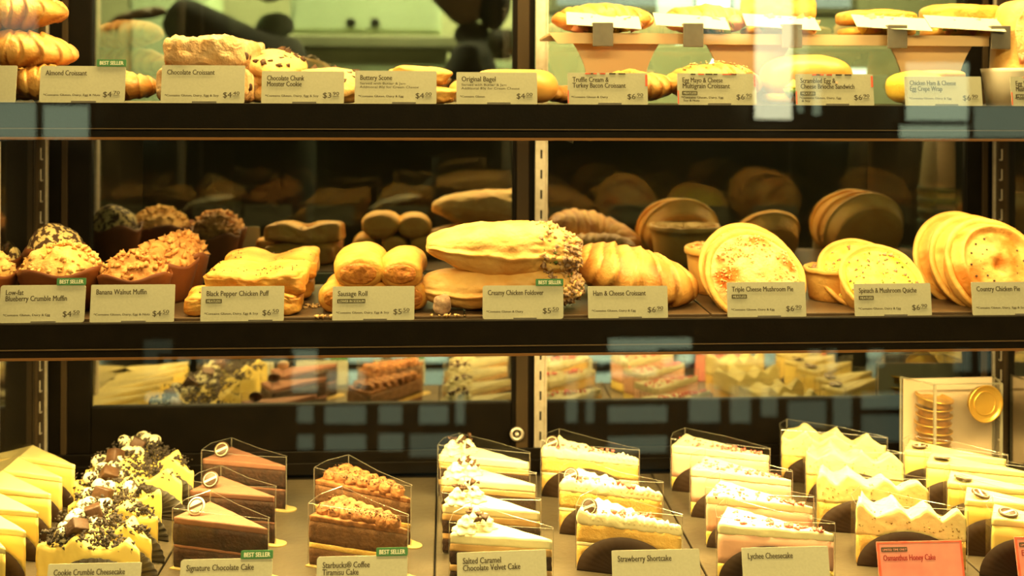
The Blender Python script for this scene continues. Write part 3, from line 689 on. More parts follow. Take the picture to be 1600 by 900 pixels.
# bagels
def bagel(label, loc, r, h, seed):
    t = thing('bagel', label, 'bagel', loc, (0, 0, seed), 'plain bagels on the top shelf'); nu, nv = 48, 22; V, Fc, A = [], [], []; rt = r * .42
    for i in range(nu):
        a = 2 * PI * i / nu
        for k in range(nv):
            b = 2 * PI * k / nv; rr = r - rt + rt * math.cos(b) * (1 + .04 * nz((math.cos(a), math.sin(a), 0), 1.5, seed)); z = h / 2 + h / 2 * math.sin(b) * (1 if math.sin(b) > 0 else .95)
            V.append(Vector((rr * math.cos(a), rr * math.sin(a), z))); A.append(max(0, min(1, .1 + (.6 if z < h * .22 else 0) + .3 * nz((rr * math.cos(a), rr * math.sin(a), z), 25, seed))))
    for i in range(nu):
        for k in range(nv): Fc.append((i * nv + k, ((i + 1) % nu) * nv + k, ((i + 1) % nu) * nv + (k + 1) % nv, i * nv + (k + 1) % nv))
    mk('crust', (V, Fc, A), m_bagel, t)
x, w_ = row(735, 872, .066); bagel('plain glazed bagel at the front behind the Original Bagel card', (x, .066, ZT), w_ / 2, .040, 1)
x, w_ = row(700, 800, .165); bagel('plain bagel at the back behind the front bagel', (x, .165, ZT), w_ / 2, .030, 2)

# filled croissants and sandwiches, right of the upright
def filling(t, w_, d, z, seed):
    def pl(rd): return (rd.uniform(-w_, w_), -d + rd.uniform(-.003, .004), z + rd.uniform(-.004, .004))
    mk('ham_slice', crumbs(16, pl, .004, .009, seed), m_ham, t); mk('egg', crumbs(10, pl, .004, .008, seed + 1), m_egg, t); mk('lettuce', crumbs(10, pl, .003, .007, seed + 2), m_lett, t)
GF = 'filled croissants and sandwiches on the front of the top shelf'
x, w_ = row(915, 1050, .055); croissant('golden filled croissant behind the Truffle Cream card', (x, .055, ZT), w_, .036, .044, bend=.3, seeds=21, group=GF, rz=-.12)
x, w_ = row(1036, 1190, .055); t = croissant('large seeded croissant behind the Egg Mayo card', (x, .055, ZT), w_, .038, .055, bend=.28, seeds=22, group=GF, rz=.1)
def pls(rd):
    u = rd.uniform(-.7, .7); a = rd.uniform(.2, 1.6); return (u * .06, -.036 * math.cos(a) * (1 - u * u * .5), .024 + .027 * math.sin(a) * (1 - u * u * .5))
mk('seeds', crumbs(60, pls, .0008, .0016, 5), m_flake, t)
x, w_ = row(1188, 1328, .058); t = pillow('brioche_sandwich', 'rounded brioche sandwich behind the Scrambled Egg card', 'sandwich', (x, .058, ZT + .004), w_ / 2, .042, .0275, m_bagel, (0, 0, 0), 2.3, 2.5, amp=.001, seed=31, group=GF)
mk('bottom_bun', xf(blob(w_ / 2 * .93, .038, .008, 16, 2.4, 3.5), T(0, 0, .0045)), m_bagel, t); filling(t, w_ * .3, .041, .014, 3)
x, w_ = row(1390, 1505, .055); t = pillow('crepe_wrap', 'folded yellow crepe wrap behind the Egg Crepe Wrap card', 'wrap', (x, .055, ZT), w_ / 2, .036, .0205, m_egg, (0, 0, .15), 2.6, 3.0, axis=0, amp=.002, seed=32, group=GF)
mk('fold', xf(blob(w_ * .3, .030, .006, 12, 2.4, 3), T(w_ * .15, -.004, .036)), m_pale, t)
x, w_ = row(1538, 1625, .075)
# wrap standing in a white tub
t = thing('food_tub', 'ribbed white tub at the right end of the top shelf', 'tub', (x, .075, ZT))
tw = w_ / 2
mk('shell', lathe([(tw * .82, 0), (tw * .98, .038), (tw * 1.0, .040), (tw * 1.03, .045), (tw * .96, .045), (tw * .80, .003)], 64, wob=lambda r, z, a, i: ((r * (1 + .012 * math.sin(a * 26)) if i in (0, 1) else r), z), cap1=False), m_white, t)
t = thing('tortilla_wrap', 'grilled tortilla wrap standing cut side out in the white tub', 'wrap', (x + .003, .075, ZT + .004), (math.radians(-6), math.radians(6), 0), GF)
mk('tortilla', blob(tw * .82, .033, .062, 22, 2.2, 4.5, 2, lambda p, u: (Vector((p.x, p.y, p.z + .062)), max(0, .4 * nz(p, 30, 3)))), m_pale, t)
mk('cut_face', xf(blob(tw * .68, .004, .040, 16, 2.2, 2.5, 1, lambda p, u: p + Vector((0, .003 * fr(p, 80, 4), 0))), T(.004, -.031, .078)), m_cheese, t)
mk('ham_slice', crumbs(22, lambda rd: (rd.uniform(-.012, .026), -.034, rd.uniform(.035, .058)), .003, .006, 6), m_ham, t)
# small second croissant pieces left of the truffle card
x, w_ = row(862, 905, .10); croissant('small croissant end beside the steel upright on the top shelf', (x, .12, ZT), .07, .025, .026, seeds=41, group=GF, rz=.6)

# riser with five display plates
yR = .07; e0 = at_y(857, 52, yR); e1 = at_y(1545, 53, yR); ez = at_y(1200, 70, yR).z; et = at_y(1200, 53.5, yR).z
t = thing('display_riser', 'long cream plastic riser on flared feet at the right of the top shelf', 'riser', ((e0.x + e1.x) / 2, yR, ZT)); hw = (e1.x - e0.x) / 2; zt_ = et - ZT; zl = ez - ZT
m_riser = M('cream_acrylic', (.72, .52, .30), (.76, .56, .33), 5, .35)
mk('tray_top', box(-hw, hw, .002, .125, zt_ - .004, zt_, .001), m_riser, t, False)
mk('lip', prism([(-hw, zt_), (hw, zt_), (hw, zl), (-hw + .011, zl)], -.001, .002), m_riser, t, False)
for px in (962, 1168, 1452):
    c = at_y(px, 100, yR + .02).x - (e0.x + e1.x) / 2; P = []
    for k in range(13):
        s = k / 12; P.append((.030 + .022 * s ** 2.4 + .004 * (1 - s), s * (zl + .001)))
    pts = [(c + a, b) for a, b in P] + [(c - a, b) for a, b in P[::-1]]
    mk('foot', prism(pts, .016, .019), m_riser, t, False)
    mk('foot_side', prism([(c - .002, 0), (c + .002, 0), (c + .002, zl), (c - .002, zl)], .019, .09), m_riser, t, False)
GR = 'filled pastries on the riser'
zr = et
x, w_ = row(862, 1022, yR + .05); t = croissant('filled croissant sandwich at the left end of the riser', (x, yR + .055, zr), w_, .034, .044, bend=.15, seeds=51, group=GR); filling(t, w_ * .3, .036, .012, 7)
x, w_ = row(1040, 1163, yR + .05); t = croissant('egg filled croissant second from the left on the riser', (x, yR + .055, zr), w_ * 1.08, .034, .044, bend=.12, seeds=52, group=GR); filling(t, w_ * .3, .036, .012, 17)
for (px0, px1, lab, h, sd, m_, nm) in ((1160, 1274, 'tall glossy brioche sandwich in the middle of the riser', .060, 53, m_bagel, 'brioche_sandwich'), (1314, 1428, 'toasted sandwich second from the right on the riser', .034, 54, m_puff, 'toasted_sandwich'), (1444, 1562, 'thick toasted sandwich at the right end of the riser', .042, 55, m_puff, 'toasted_sandwich')):
    x, w_ = row(px0, px1, yR + .05)
    t = pillow(nm, lab, 'sandwich', (x, yR + .055, zr + .014), w_ / 2, .034, (h - .014) / 2, m_, (0, 0, .05), 3.4 if m_ is m_puff else 2.3, 3.6, amp=.002, seed=sd, group=GR, part='top_bun')
    mk('bottom_bun', xf(blob(w_ / 2 * .97, .033, .006, 14, 3.2, 4), T(0, 0, -.007)), m_, t); filling(t, w_ * .38, .034, .002, sd)
lc = ['tilted price card clipped over the left end of the riser', 'tilted price card clipped to the riser second from left', 'tilted price card clipped to the middle of the riser', 'tilted price card clipped to the riser second from right', 'tilted price card clipped at the right end of the riser']
for k, (pc, pl_, sk) in enumerate(((940, 885, 0), (1080, 1024, 0), (1233, 1165, 4), (1396, 1337, 10), (1556, 1452, 10))):
    c = at_y(pc, 60, yR - .003)
    o = mk('price_card', prism(rrect(.088, .040, .001), -.0004, .0004), m_card, smooth=False)
    q = at_y(pl_, 40, yR - .006); o.location = (q.x, yR - .010, et + .009); o.rotation_euler = (math.radians(-64), math.radians(3.5), math.radians(-3 - sk * .5))
    tag(o, lc[k], 'price card', 'price cards clipped on the riser')
    t = thing('card_clip', lc[k].replace('tilted price card clipped', 'dark plastic clip hooked'), 'clip', (c.x, yR, ZT), (0, 0, 0), 'dark clips hooked over the riser lip')
    mk('front_plate', box(-.012, .012, -.0155, -.0125, zl - .004, et - ZT + .010, .0008), m_clip, t, False)
    mk('jaw', box(-.012, .012, -.0155, .004, et - ZT + .0085, et - ZT + .0115, .0008), m_clip, t, False)
# ---------------------------------------------------------------- middle shelf
ZS = ZM + .002
def muffin(label, px0, px1, pyt, y, mat, kind, seed, group):
    x, w_, h = span(px0, px1, pyt, y, ZS); r = w_ / 2
    t = thing('muffin', label, 'muffin', (x, y, ZS), (0, 0, seed), group)
    hw_ = h * .58
    def wob(r_, z, a, i):
        k = (z / hw_) ** 2; pk = .5 + .5 * math.sin(a * 4 + seed); return r_ * (1 + .012 * math.sin(a * 22) * (1 - k) + .05 * k * pk * pk), z * (1 + .16 * pk * k)
    N = 12; pr = [(r * (.66 + .35 * (k / N) ** .75), hw_ * k / N) for k in range(N + 1)]
    pr2 = [(a - .0012, b + .0004) for a, b in pr[::-1]]
    mk('paper_wrapper', lathe(pr + pr2, 72, wob, True, True), m_wrap, t)
    amp = .006 if kind != 'crack' else .004
    def df(p, u):
        d, e = vor(p, 75 if kind != 'crack' else 55, seed)
        up = max(0, u.z)
        n_ = .55 * fr(p, 30, seed) + (.9 * (.5 - d) if kind == 'crumb' else 0) + (.8 * (.45 - d) + .4 * nz(p, 120, seed) if kind == 'walnut' else 0) + (.9 * min(e, .35) if kind == 'crack' else 0)
        q = p + Vector(u).normalized() * amp * n_ * (.3 + up)
        q.z += .006 * up * nz((p.x, p.y, 0), 22, seed); b_ = .35 * fr(p, 60, seed + 2) + .3 * d + (.3 if u.z < .15 else 0)
        if u.z < 0: q.x *= 1 + .58 * u.z; q.y *= 1 + .58 * u.z; q.z *= .8
        q.z += h * .46
        return q, max(0, min(1, b_))
    mk('muffin_top', blob(r * .91, r * .91, h * .50, 44, 2, 2.0, 2, df), mat, t)
    if kind != 'crack':
        def pl(rd):
            a = rd.uniform(0, 6.28); c_ = rd.random() ** .6 * 1.35; return (r * .93 * math.sin(c_) * math.cos(a), r * .93 * math.sin(c_) * math.sin(a), h * .46 + h * .50 * math.cos(c_) + .001)
        mk('crumble' if kind == 'crumb' else 'walnut_pieces', crumbs(150 if kind == 'crumb' else 90, pl, .0015, .0034 if kind == 'crumb' else .0050, seed), mat, t)
    return t
GM = 'blueberry crumble muffins'; GX = 'cracked chocolate muffins'; GW = 'banana walnut muffins'
muffin('pale crumble topped muffin in brown paper behind the Low-fat Blueberry card', 31, 164, 377, .066, m_bluem, 'crumb', 1, GM)
muffin('crumble topped muffin cut off by the left edge of the photo', -72, 26, 388, .062, m_bluem, 'crumb', 2, GM)
muffin('dark muffin with cracked sugar top behind the blueberry muffin', 38, 136, 345, .158, m_crack, 'crack', 3, GX)
muffin('dark muffin with cracked sugar top at the far left edge', -60, 36, 362, .158, m_crack, 'crack', 4, GX)
muffin('walnut topped muffin in front behind the Banana Walnut card', 154, 268, 390, .060, m_walm, 'walnut', 5, GW)
muffin('walnut topped muffin in the middle of the three banana muffins', 204, 308, 371, .118, m_walm, 'walnut', 6, GW)
muffin('walnut topped muffin at the back right of the three banana muffins', 238, 326, 360, .174, m_walm, 'walnut', 7, GW)
# puffs: folded puff pastry like an open book
GP = 'black pepper chicken puffs'
def puff(label, px0, px1, y, z0, h, d, seed, rz=0, rx=0, vee=.35):
    x, w_ = row(px0, px1, y)
    t = thing('chicken_puff', label, 'puff', (x, y, z0), (rx, 0, rz), GP); a = w_ / 2
    def df(p, u):
        s = abs(u.x); top = u.z > 0
        lf = 1 - vee * math.exp(-(u.x / .26) ** 2) + .05 * s
        q = Vector((p.x * (1 - .06 * (u.z > .5) * (u.y < 0)), p.y, p.z * (lf if top else 1)))
        q.z += .0034 * fr(p, 22, seed); q.y += .003 * fr(p, 40, seed + 1); q.x += .004 * nz((0, p.y, p.z), 45, seed)
        q.z += h / 2
        return q, max(0, min(1, .05 + .7 * fr(p, 35, seed + 2) + .5 * max(0, abs(u.x) - .86) / .14 * (u.z > -.3) + .35 * max(0, abs(u.y) - .8) / .2 + (.25 if u.z < -.4 else 0)))
    mk('pastry', blob(a, d / 2, h / 2, 44, 10, 6, 2, df), m_puff, t)
    mk('pepper_specks', crumbs(60, lambda rd: (rd.uniform(-a, a) * .9, rd.uniform(-d, d) * .42, h * (.98 - vee * .55 * 0) + .0004), .0004, .0009, seed) if vee < .1 else crumbs(70, lambda rd: (lambda X_: (X_ * a, rd.uniform(-d, d) * .42, h / 2 + h / 2 * (1 - vee * math.exp(-(X_ / .28) ** 2) + .06 * abs(X_)) * .985))(rd.uniform(-.88, .88)), .0004, .0009, seed), m_ink, t)
puff('chicken puff lowest of the front pile behind the Black Pepper card', 296, 474, .048, ZS, .026, .060, 61, .02, vee=.15)
puff('chicken puff on top of the front pile', 329, 482, .056, ZS + .023, .028, .062, 62, -.03, math.radians(6), vee=.32)
puff('chicken puff lowest of the rear pile', 360, 492, .135, ZS, .030, .064, 63, .02, vee=.15)
puff('chicken puff with a deep centre fold on top of the rear pile', 353, 499, .125, ZS + .027, .030, .066, 64, .03, math.radians(5), vee=.45)
# sausage rolls
GL = 'sausage rolls'
def roll_(label, px0, px1, y0, y1, z0, h, seed, rx=0, rz=0):
    x, w_ = row(px0, px1, y0); L_ = y1 - y0
    t = thing('sausage_roll', label, 'sausage roll', (x, (y0 + y1) / 2, z0), (rx, 0, rz), GL)
    def df(p, u):
        q = p + Vector((u.x, 0, u.z)) * .0016 * fr(p, 40, seed); a = math.atan2(u.z, u.x)
        q += Vector((u.x, 0, u.z)) * (.0015 * math.sin(a * 1.0 + p.y * 90 + seed)); q.z += h / 2
        return q, max(0, min(1, .08 + .45 * fr(p, 35, seed + 3) + (.35 if u.z < -.2 else 0) + (.25 if u.y < -.95 else 0)))
    mk('pastry', blob(w_ / 2, L_ / 2, h / 2, 28, 2.2, 7, 1, df), m_puff, t)
    mk('sausage_filling', xf(blob(w_ * .36, .0035, h * .30, 14, 2.2, 2.5, 1, lambda p, u: p + Vector((0, .0016 * fr(p, 90, seed), 0))), T(0, -L_ / 2 + .0005, h / 2)), m_fill, t)
for a in (('sausage roll lowest left behind the Sausage Roll card', 499, 558, .030, .118, 0, .034, 71), ('sausage roll lowest in the middle of the pile', 562, 618, .034, .118, 0, .034, 72), ('sausage roll lowest right of the pile', 622, 668, .032, .118, 0, .034, 73)):
    roll_(a[0], a[1], a[2], a[3], a[4], ZS + a[5], a[6], a[7])
roll_('sausage roll on top of the pile at the left with its red end showing', 519, 599, .028, .122, ZS + .029, .040, 74, math.radians(4), .03)
roll_('sausage roll on top of the pile at the right', 594, 664, .028, .120, ZS + .029, .037, 75, math.radians(3), -.05)
# foldovers
GO = 'creamy chicken foldovers'
def foldover(label, px0, px1, y, z0, h, seed, flip=1, rz=0, ry=0, tp=.62):
    x, w_ = row(px0, px1, y); a = w_ / 2
    t = thing('chicken_foldover', label, 'foldover', (x, y, z0), (0, ry, rz), GO)
    def df(p, u):
        s = u.x * flip
        k = 1 - (.78 * tp / .62) * max(0, -s - .02) ** 1.5 - .55 * max(0, s - .1) ** 2.4
        q = Vector((p.x, p.y * (1 - .35 * max(0, -s)), p.z * k if p.z > 0 else p.z * (.9 * k + .1)))
        q.z += .004 * fr((p.x, p.y, 0), 18, seed); q.y -= .004 * math.exp(-((u.z + .15) / .12) ** 2) * (u.y < 0)
        q += Vector(u).normalized() * .0015 * fr(p, 60, seed)
        fl = s > .35
        if fl: d, e = vor(p, 110, seed); q += Vector(u).normalized() * .005 * (.5 - d)
        q.z += h / 2
        return q, max(0, min(1, .05 + .5 * fr(p, 25, seed + 3) + (.30 if u.z < 0 else 0)))
    bl = blob(a, .040, h / 2, 44, 2.5, 6.5, 0, df); mk('pastry', bl, m_pale, t)
    can = [p for p in bl[0] if p.x * flip > a * .42 and (p.z > h * .35 or p.y < -.02)]
    def pl(rd):
        p = rd.choice(can)
        if rd.random() > (p.x * flip / a - .3) * 2.2: return None
        return (p.x + rd.gauss(0, .001), p.y + rd.gauss(0, .001), p.z + .0006)
    mk('almond_flakes', crumbs(260, pl, .0012, .0036, seed), m_flake, t)
    mk('floury_crumbs', crumbs(260, pl, .0014, .0036, seed + 1), m_flour, t)
    mk('herb_flecks', crumbs(40, pl, .0010, .0022, seed + 2), m_herb, t)
foldover('chicken foldover underneath, behind the Creamy Chicken Foldover card', 662, 906, .058, ZS, .050, 81, 1, tp=.3)
foldover('large pale chicken foldover lying on top of the other one', 664, 900, .058, ZS + .036, .066, 82, 1, .02, math.radians(4))
t = mk('mushroom_filling', join(xf(blob(.010, .008, .012, 10, 2.2, 2.2, 2, lambda p, u: p * (1 + .3 * nz(p, 80, 3))), T(*at_y(690, 470, .022).xyz) @ T(0, 0, -.004)), ), m_flour)
tag(t, 'brown mushroom filling spilling from the left end of the lower foldover', 'filling')
t = croissant('large ham and cheese croissant behind the Ham and Cheese card', (row(898, 1080, .06)[0], .092, ZS), row(898, 1090, .06)[1], .052, .078, bend=.62, seeds=91, mat=m_crois, segs=4.6, name='ham_croissant', rz=-.24, ry=.24, amp=.10)
t['group'] = 'ham and cheese croissants'
t = croissant('second ham and cheese croissant behind the large one', (row(900, 1040, .16)[0], .172, ZS), .12, .032, .052, bend=.3, seeds=92, mat=m_crois, name='ham_croissant', rz=.1); t['group'] = 'ham and cheese croissants'
# crumbs on the middle tray
for (px, py, n, sd, lab) in ((488, 480, 22, 1, 'scatter of pastry flakes on the tray beside the chicken puffs'), (700, 495, 14, 2, 'few pale crumbs on the tray left of the foldover card'), (505, 497, 8, 3, 'small flakes on the tray left of the Sausage Roll card')):
    c = at_z(px, py, ZS)
    o = mk('pastry_crumbs', crumbs(n, lambda rd: (c.x + rd.gauss(0, .008), min(.2, max(.010, c.y + rd.gauss(0, .005))), ZS + .0012), .0008, .0024, sd), m_flake); tag(o, lab, 'crumbs', kind='stuff')

# pies
def pie(label, name, cat, centre, r, h, n_, group, top='cheese', seed=0, spin=0, side=m_pie):
    """n_ = direction the pie's top faces; centre = centre of the base disc"""
    t = thing(name, label, cat, centre, (0, 0, 0), group)
    q = Vector(n_).normalized().to_track_quat('Z', 'Y'); t.rotation_mode = 'QUATERNION'; t.rotation_quaternion = q
    pr = [(r * .80, 0), (r * .83, .001)] + [(r * (.83 + .13 * k / 6), h * .93 * k / 6) for k in range(1, 7)] + [(r * .995, h * .93), (r * 1.01, h * .97), (r * 1.005, h * 1.05), (r * .965, h * 1.10), (r * .91, h * 1.05), (r * .86, h * .93)]
    def wob(r_, z, a, i):
        k = (z / h) ** 3; return r_ * (1 + .012 * k * math.sin(a * 3 + seed) + .006 * nz((math.cos(a), math.sin(a), z * 20), 3, seed)), z + k * .0014 * nz((math.cos(a), math.sin(a), 0), 3, seed)
    v, f = lathe(pr, 64, wob)
    A = [max(0, min(1, .15 + .5 * fr(p, 25, seed) + (.3 if p.z < h * .3 else 0))) for p in v]
    mk('pastry_shell', (v, f, A), side, t)
    def df(p, u):
        rr = math.hypot(u.x, u.y)
        q = Vector(p)
        if u.z > 0:
            if top == 'cheese': q.z += .0020 * fr(p, 90, seed) + .0016 * fr(p, 30, seed)
            elif top == 'quiche': q.z += .0008 * fr(p, 60, seed)
            else: q.z += .010 * (math.exp(-((rr - .86) / .08) ** 2)) - .010 * math.exp(-(rr / .15) ** 2) + .0025 * fr(p, 30, seed) + .004 * math.exp(-(rr / .5) ** 2)
        q.z += h * .93
        b_ = fr(p, 26, seed + 4) * 2.6 - (.45 if top == 'cheese' else .15) + (.5 * math.exp(-((rr - .85) / .12) ** 2) if top == 'cheese' else .35 * math.exp(-((rr - .62) / .14) ** 2) + .6 * math.exp(-(rr / .12) ** 2))
        return q, max(0, min(1, b_))
    hh = .009 if top == 'cheese' else .0045 if top == 'quiche' else .008
    rl = r * (.84 if top == 'quiche' else .89)
    mk('cheese_topping' if top == 'cheese' else 'egg_filling' if top == 'quiche' else 'pastry_lid', blob(rl, rl, hh, 34, 2, 3, 2, df), {'cheese': m_cheese, 'quiche': m_quiche}.get(top, m_pie), t)
    def pl(rd):
        a, q = rd.uniform(0, 6.28), r * .84 * math.sqrt(rd.random()); return (q * math.cos(a), q * math.sin(a), h * .93 + hh * .96)
    if top == 'cheese': mk('cheese_shreds', crumbs(420, pl, .0006, .0017, seed), m_cheese, t)
    if top == 'quiche': mk('mushroom_pieces', crumbs(60, pl, .0008, .0026, seed), m_flour, t); mk('spinach_flecks', crumbs(50, pl, .0006, .0014, seed + 1), m_herb, t)
    if top == 'lid':
        mk('fork_holes', join(*[xf(lathe([(.0013, 0), (.0013, .0012)], 6), T(r * q_ * math.cos(k * .42 + q_), r * q_ * math.sin(k * .42 + q_), h * .93 + hh * (1.08 - .32 * q_ * q_))) for k in range(15) for q_ in (.35, .55, .72)]), m_ink, t)
    return t
def leaning(label, name, cat, pcx, pcy, y, r, h, nrm, group, **k):
    """pcx,pcy = pixel of the middle of the top face, at depth y"""
    c = at_y(pcx, pcy, y); n_ = Vector(nrm).normalized(); b = c - n_ * h
    return pie(label, name, cat, b, r, h, nrm, group, **k)
GT = 'triple cheese mushroom pies'; GQ = 'spinach mushroom quiches'; GY = 'country chicken pies'
def flat(label, name, cat, px0, px1, y, h, group, **k):
    x, w_ = row(px0, px1, y); return pie(label, name, cat, (x, y, ZS), w_ / 2, h, (0, 0, 1), group, **k)
flat('deep mushroom pie lying flat behind the leaning ones', 'mushroom_pie', 'pie', 1072, 1200, .155, .052, GT, seed=1)
leaning('mushroom pie with orange browned cheese leaning at the front of its pile', 'mushroom_pie', 'pie', 1180, 432, .045, .0600, .028, (.06, -.80, .52), GT, seed=2)
leaning('mushroom pie leaning second, behind the front one', 'mushroom_pie', 'pie', 1170, 422, .082, .0610, .026, (.02, -.80, .50), GT, seed=3)
flat('small quiche lying flat at the left of the quiches', 'quiche', 'quiche', 1259, 1352, .10, .036, GQ, top='quiche', seed=4)
leaning('quiche leaning at the front behind the Spinach and Mushroom card', 'quiche', 'quiche', 1379, 438, .045, .0510, .028, (.03, -.70, .66), GQ, top='quiche', seed=5)
leaning('quiche leaning behind and left of the front one', 'quiche', 'quiche', 1343, 428, .085, .0505, .028, (-.02, -.72, .62), GQ, top='quiche', seed=6)
leaning('chicken pie with fork holes leaning at the front right end', 'chicken_pie', 'pie', 1556, 418, .042, .0630, .026, (.10, -.86, .48), GY, top='lid', seed=7)
leaning('chicken pie leaning second of the three at the right end', 'chicken_pie', 'pie', 1532, 412, .075, .0630, .026, (.0, -.86, .46), GY, top='lid', seed=8)
leaning('chicken pie leaning last of the three at the right end', 'chicken_pie', 'pie', 1506, 406, .112, .0630, .026, (-.04, -.88, .44), GY, top='lid', seed=9)
# ---------------------------------------------------------------- cake deck
m_cheesec = M('cheesecake_cream', (.86, .68, .20), (.84, .62, .15), 20, .5, .12, 120)
m_cheeset = M('cheesecake_top', (.87, .74, .33), (.86, .71, .28), 20, .4, .08, 90)
m_base = M('biscuit_base', (.55, .25, .07), (.38, .16, .04), 120, .8, .8, 300)
m_spge = M('yellow_sponge', (.78, .52, .15), (.68, .40, .09), 60, .75, .6, 300)
m_cream = M('whipped_cream', (.86, .78, .46), (.88, .80, .50), 30, .5, .25, 160)
m_fleck = M('flecked_cream', (.86, .76, .36), (.84, .72, .30), 30, .55, .35, 160)
m_pmous = M('pink_mousse', (.83, .50, .36), (.80, .44, .31), 30, .6, .2, 160)
m_dspge = M('chocolate_sponge', (.016, .006, .0025), (.05, .018, .007), 130, .85, .8, 280)
m_ganache = M('cocoa_ganache', (.21, .09, .055), (.245, .105, .062), 60, .8, .2, 200)
m_cocoa = M('cocoa_cream', (.40, .165, .05), (.15, .05, .012), 110, .75, .6, 200)
m_coffee = M('coffee_sponge', (.10, .042, .013), (.17, .075, .025), 130, .85, .8, 280)
m_cara = M('caramel_cream', (.62, .40, .17), (.50, .29, .10), 50, .6, .3, 160)
m_petal = M('red_petal', (.62, .09, .07), (.70, .20, .16), 60, .6)
m_medal = M('brown_seal', (.05, .025, .011), (.08, .04, .018), 60, .4)
m_medal2 = M('cream_seal_print', (.80, .70, .50), rough=.6)
m_liner = M('black_pleated_paper', (.035, .028, .018), (.05, .04, .025), 40, .5)
m_osmf = M('osmanthus_fleck', (.30, .20, .04), rough=.7)
m_liner2 = M('dark_brown_paper', (.022, .010, .004), (.03, .015, .006), 30, .6, spec=.2)
m_gold = M('gold_board', (.85, .62, .25), rough=.35, metal=.6)
m_oreo = M('cookie_crumb', (.035, .024, .018), (.06, .045, .03), 200, .85)
m_crumbc = M('crumbled_cream_top', (.05, .035, .022), (.86, .78, .48), 110, .7, .5, 260, sharp=.44)

def flat_poly(pts, z0, z1):
    n = len(pts); V = [Vector((p[0], p[1], z0)) for p in pts] + [Vector((p[0], p[1], z1)) for p in pts]
    return V, [tuple(range(n))[::-1], tuple(range(n, 2 * n))] + [(i, (i + 1) % n, n + (i + 1) % n, n + i) for i in range(n)]
def tri(n, A, B, Cc, zlo, zhi, topfn=None, jit=.0006, seed=0, m=4, bulge=.0, botfn=None):
    """wedge layer: A blunt front corner, Cc tip, B blunt back corner (local xy); ring sides and displaced top"""
    A, B, Cc = Vector(A), Vector(B), Vector(Cc); idx = {}; V, Fc = [], []
    out = (A - Cc + B - Cc).normalized()
    def pos(i, j):
        u, v = i / n, j / n
        p = A * (1 - u - v) + B * v + Cc * u if True else None
        wv = 4 * max(0, (1 - u - v)) * v
        return p + out * bulge * wv
    rs = random.Random(seed)
    def side(p, z): return 1
    for i in range(n + 1):
        for j in range(n + 1 - i):
            p = pos(i, j); z = zhi + (topfn(p.x, p.y, i / n, j / n) if topfn else 0)
            idx[(i, j)] = len(V); V.append(Vector((p.x, p.y, z)))
    for i in range(n):
        for j in range(n - i):
            Fc.append((idx[(i, j)], idx[(i + 1, j)], idx[(i, j + 1)]))
            if i + j < n - 1: Fc.append((idx[(i + 1, j)], idx[(i + 1, j + 1)], idx[(i, j + 1)]))
    ring = [(i, 0) for i in range(n)] + [(n - j, j) for j in range(n)] + [(0, n - j) for j in range(n)]
    cen = (A + B + Cc) / 3; prev = [idx[q] for q in ring]
    for lv in range(1, m + 1):
        cur = []
        for q in ring:
            tp = V[idx[q]]; z = tp.z + (zlo - tp.z) * lv / m
            d = Vector((tp.x, tp.y)) - cen; dd = d.normalized() * jit * (fr((tp.x, tp.y, z), 160, seed) + .6 * (1 if lv < m else 0))
            cur.append(len(V)); V.append(Vector((tp.x + dd.x, tp.y + dd.y, z)))
        k = len(ring)
        for q in range(k): Fc.append((prev[q], cur[q], cur[(q + 1) % k], prev[(q + 1) % k]))
        prev = cur
    Fc.append(tuple(prev)[::-1][::1])
    return V, Fc
def medallion(t, x, y, z, style=0, r=.0088, tilt=35, rz=0):
    Mx = T(x, y, z) @ R(rz, 'Z') @ R(math.radians(tilt), 'X')
    d = mk('round_seal', xf(lathe([(r * .97, -.001), (r, -.0006), (r, .0006), (r * .97, .001)], 32), Mx), m_medal if style == 0 else m_medal2, t)
    m_ = m_medal2 if style == 0 else m_medal
    ring = lathe([(r * .82, .0010), (r * .82, .0014), (r * .76, .0014), (r * .76, .0010)], 32, cap0=False, cap1=False)
    band = xf(box(-r * .74, r * .74, -r * .13, r * .13, .0010, .0014), R(math.radians(28), 'Z'))
    mk('seal_print', join(xf(ring, Mx), xf(band, Mx)), m_, d, False)
    return d
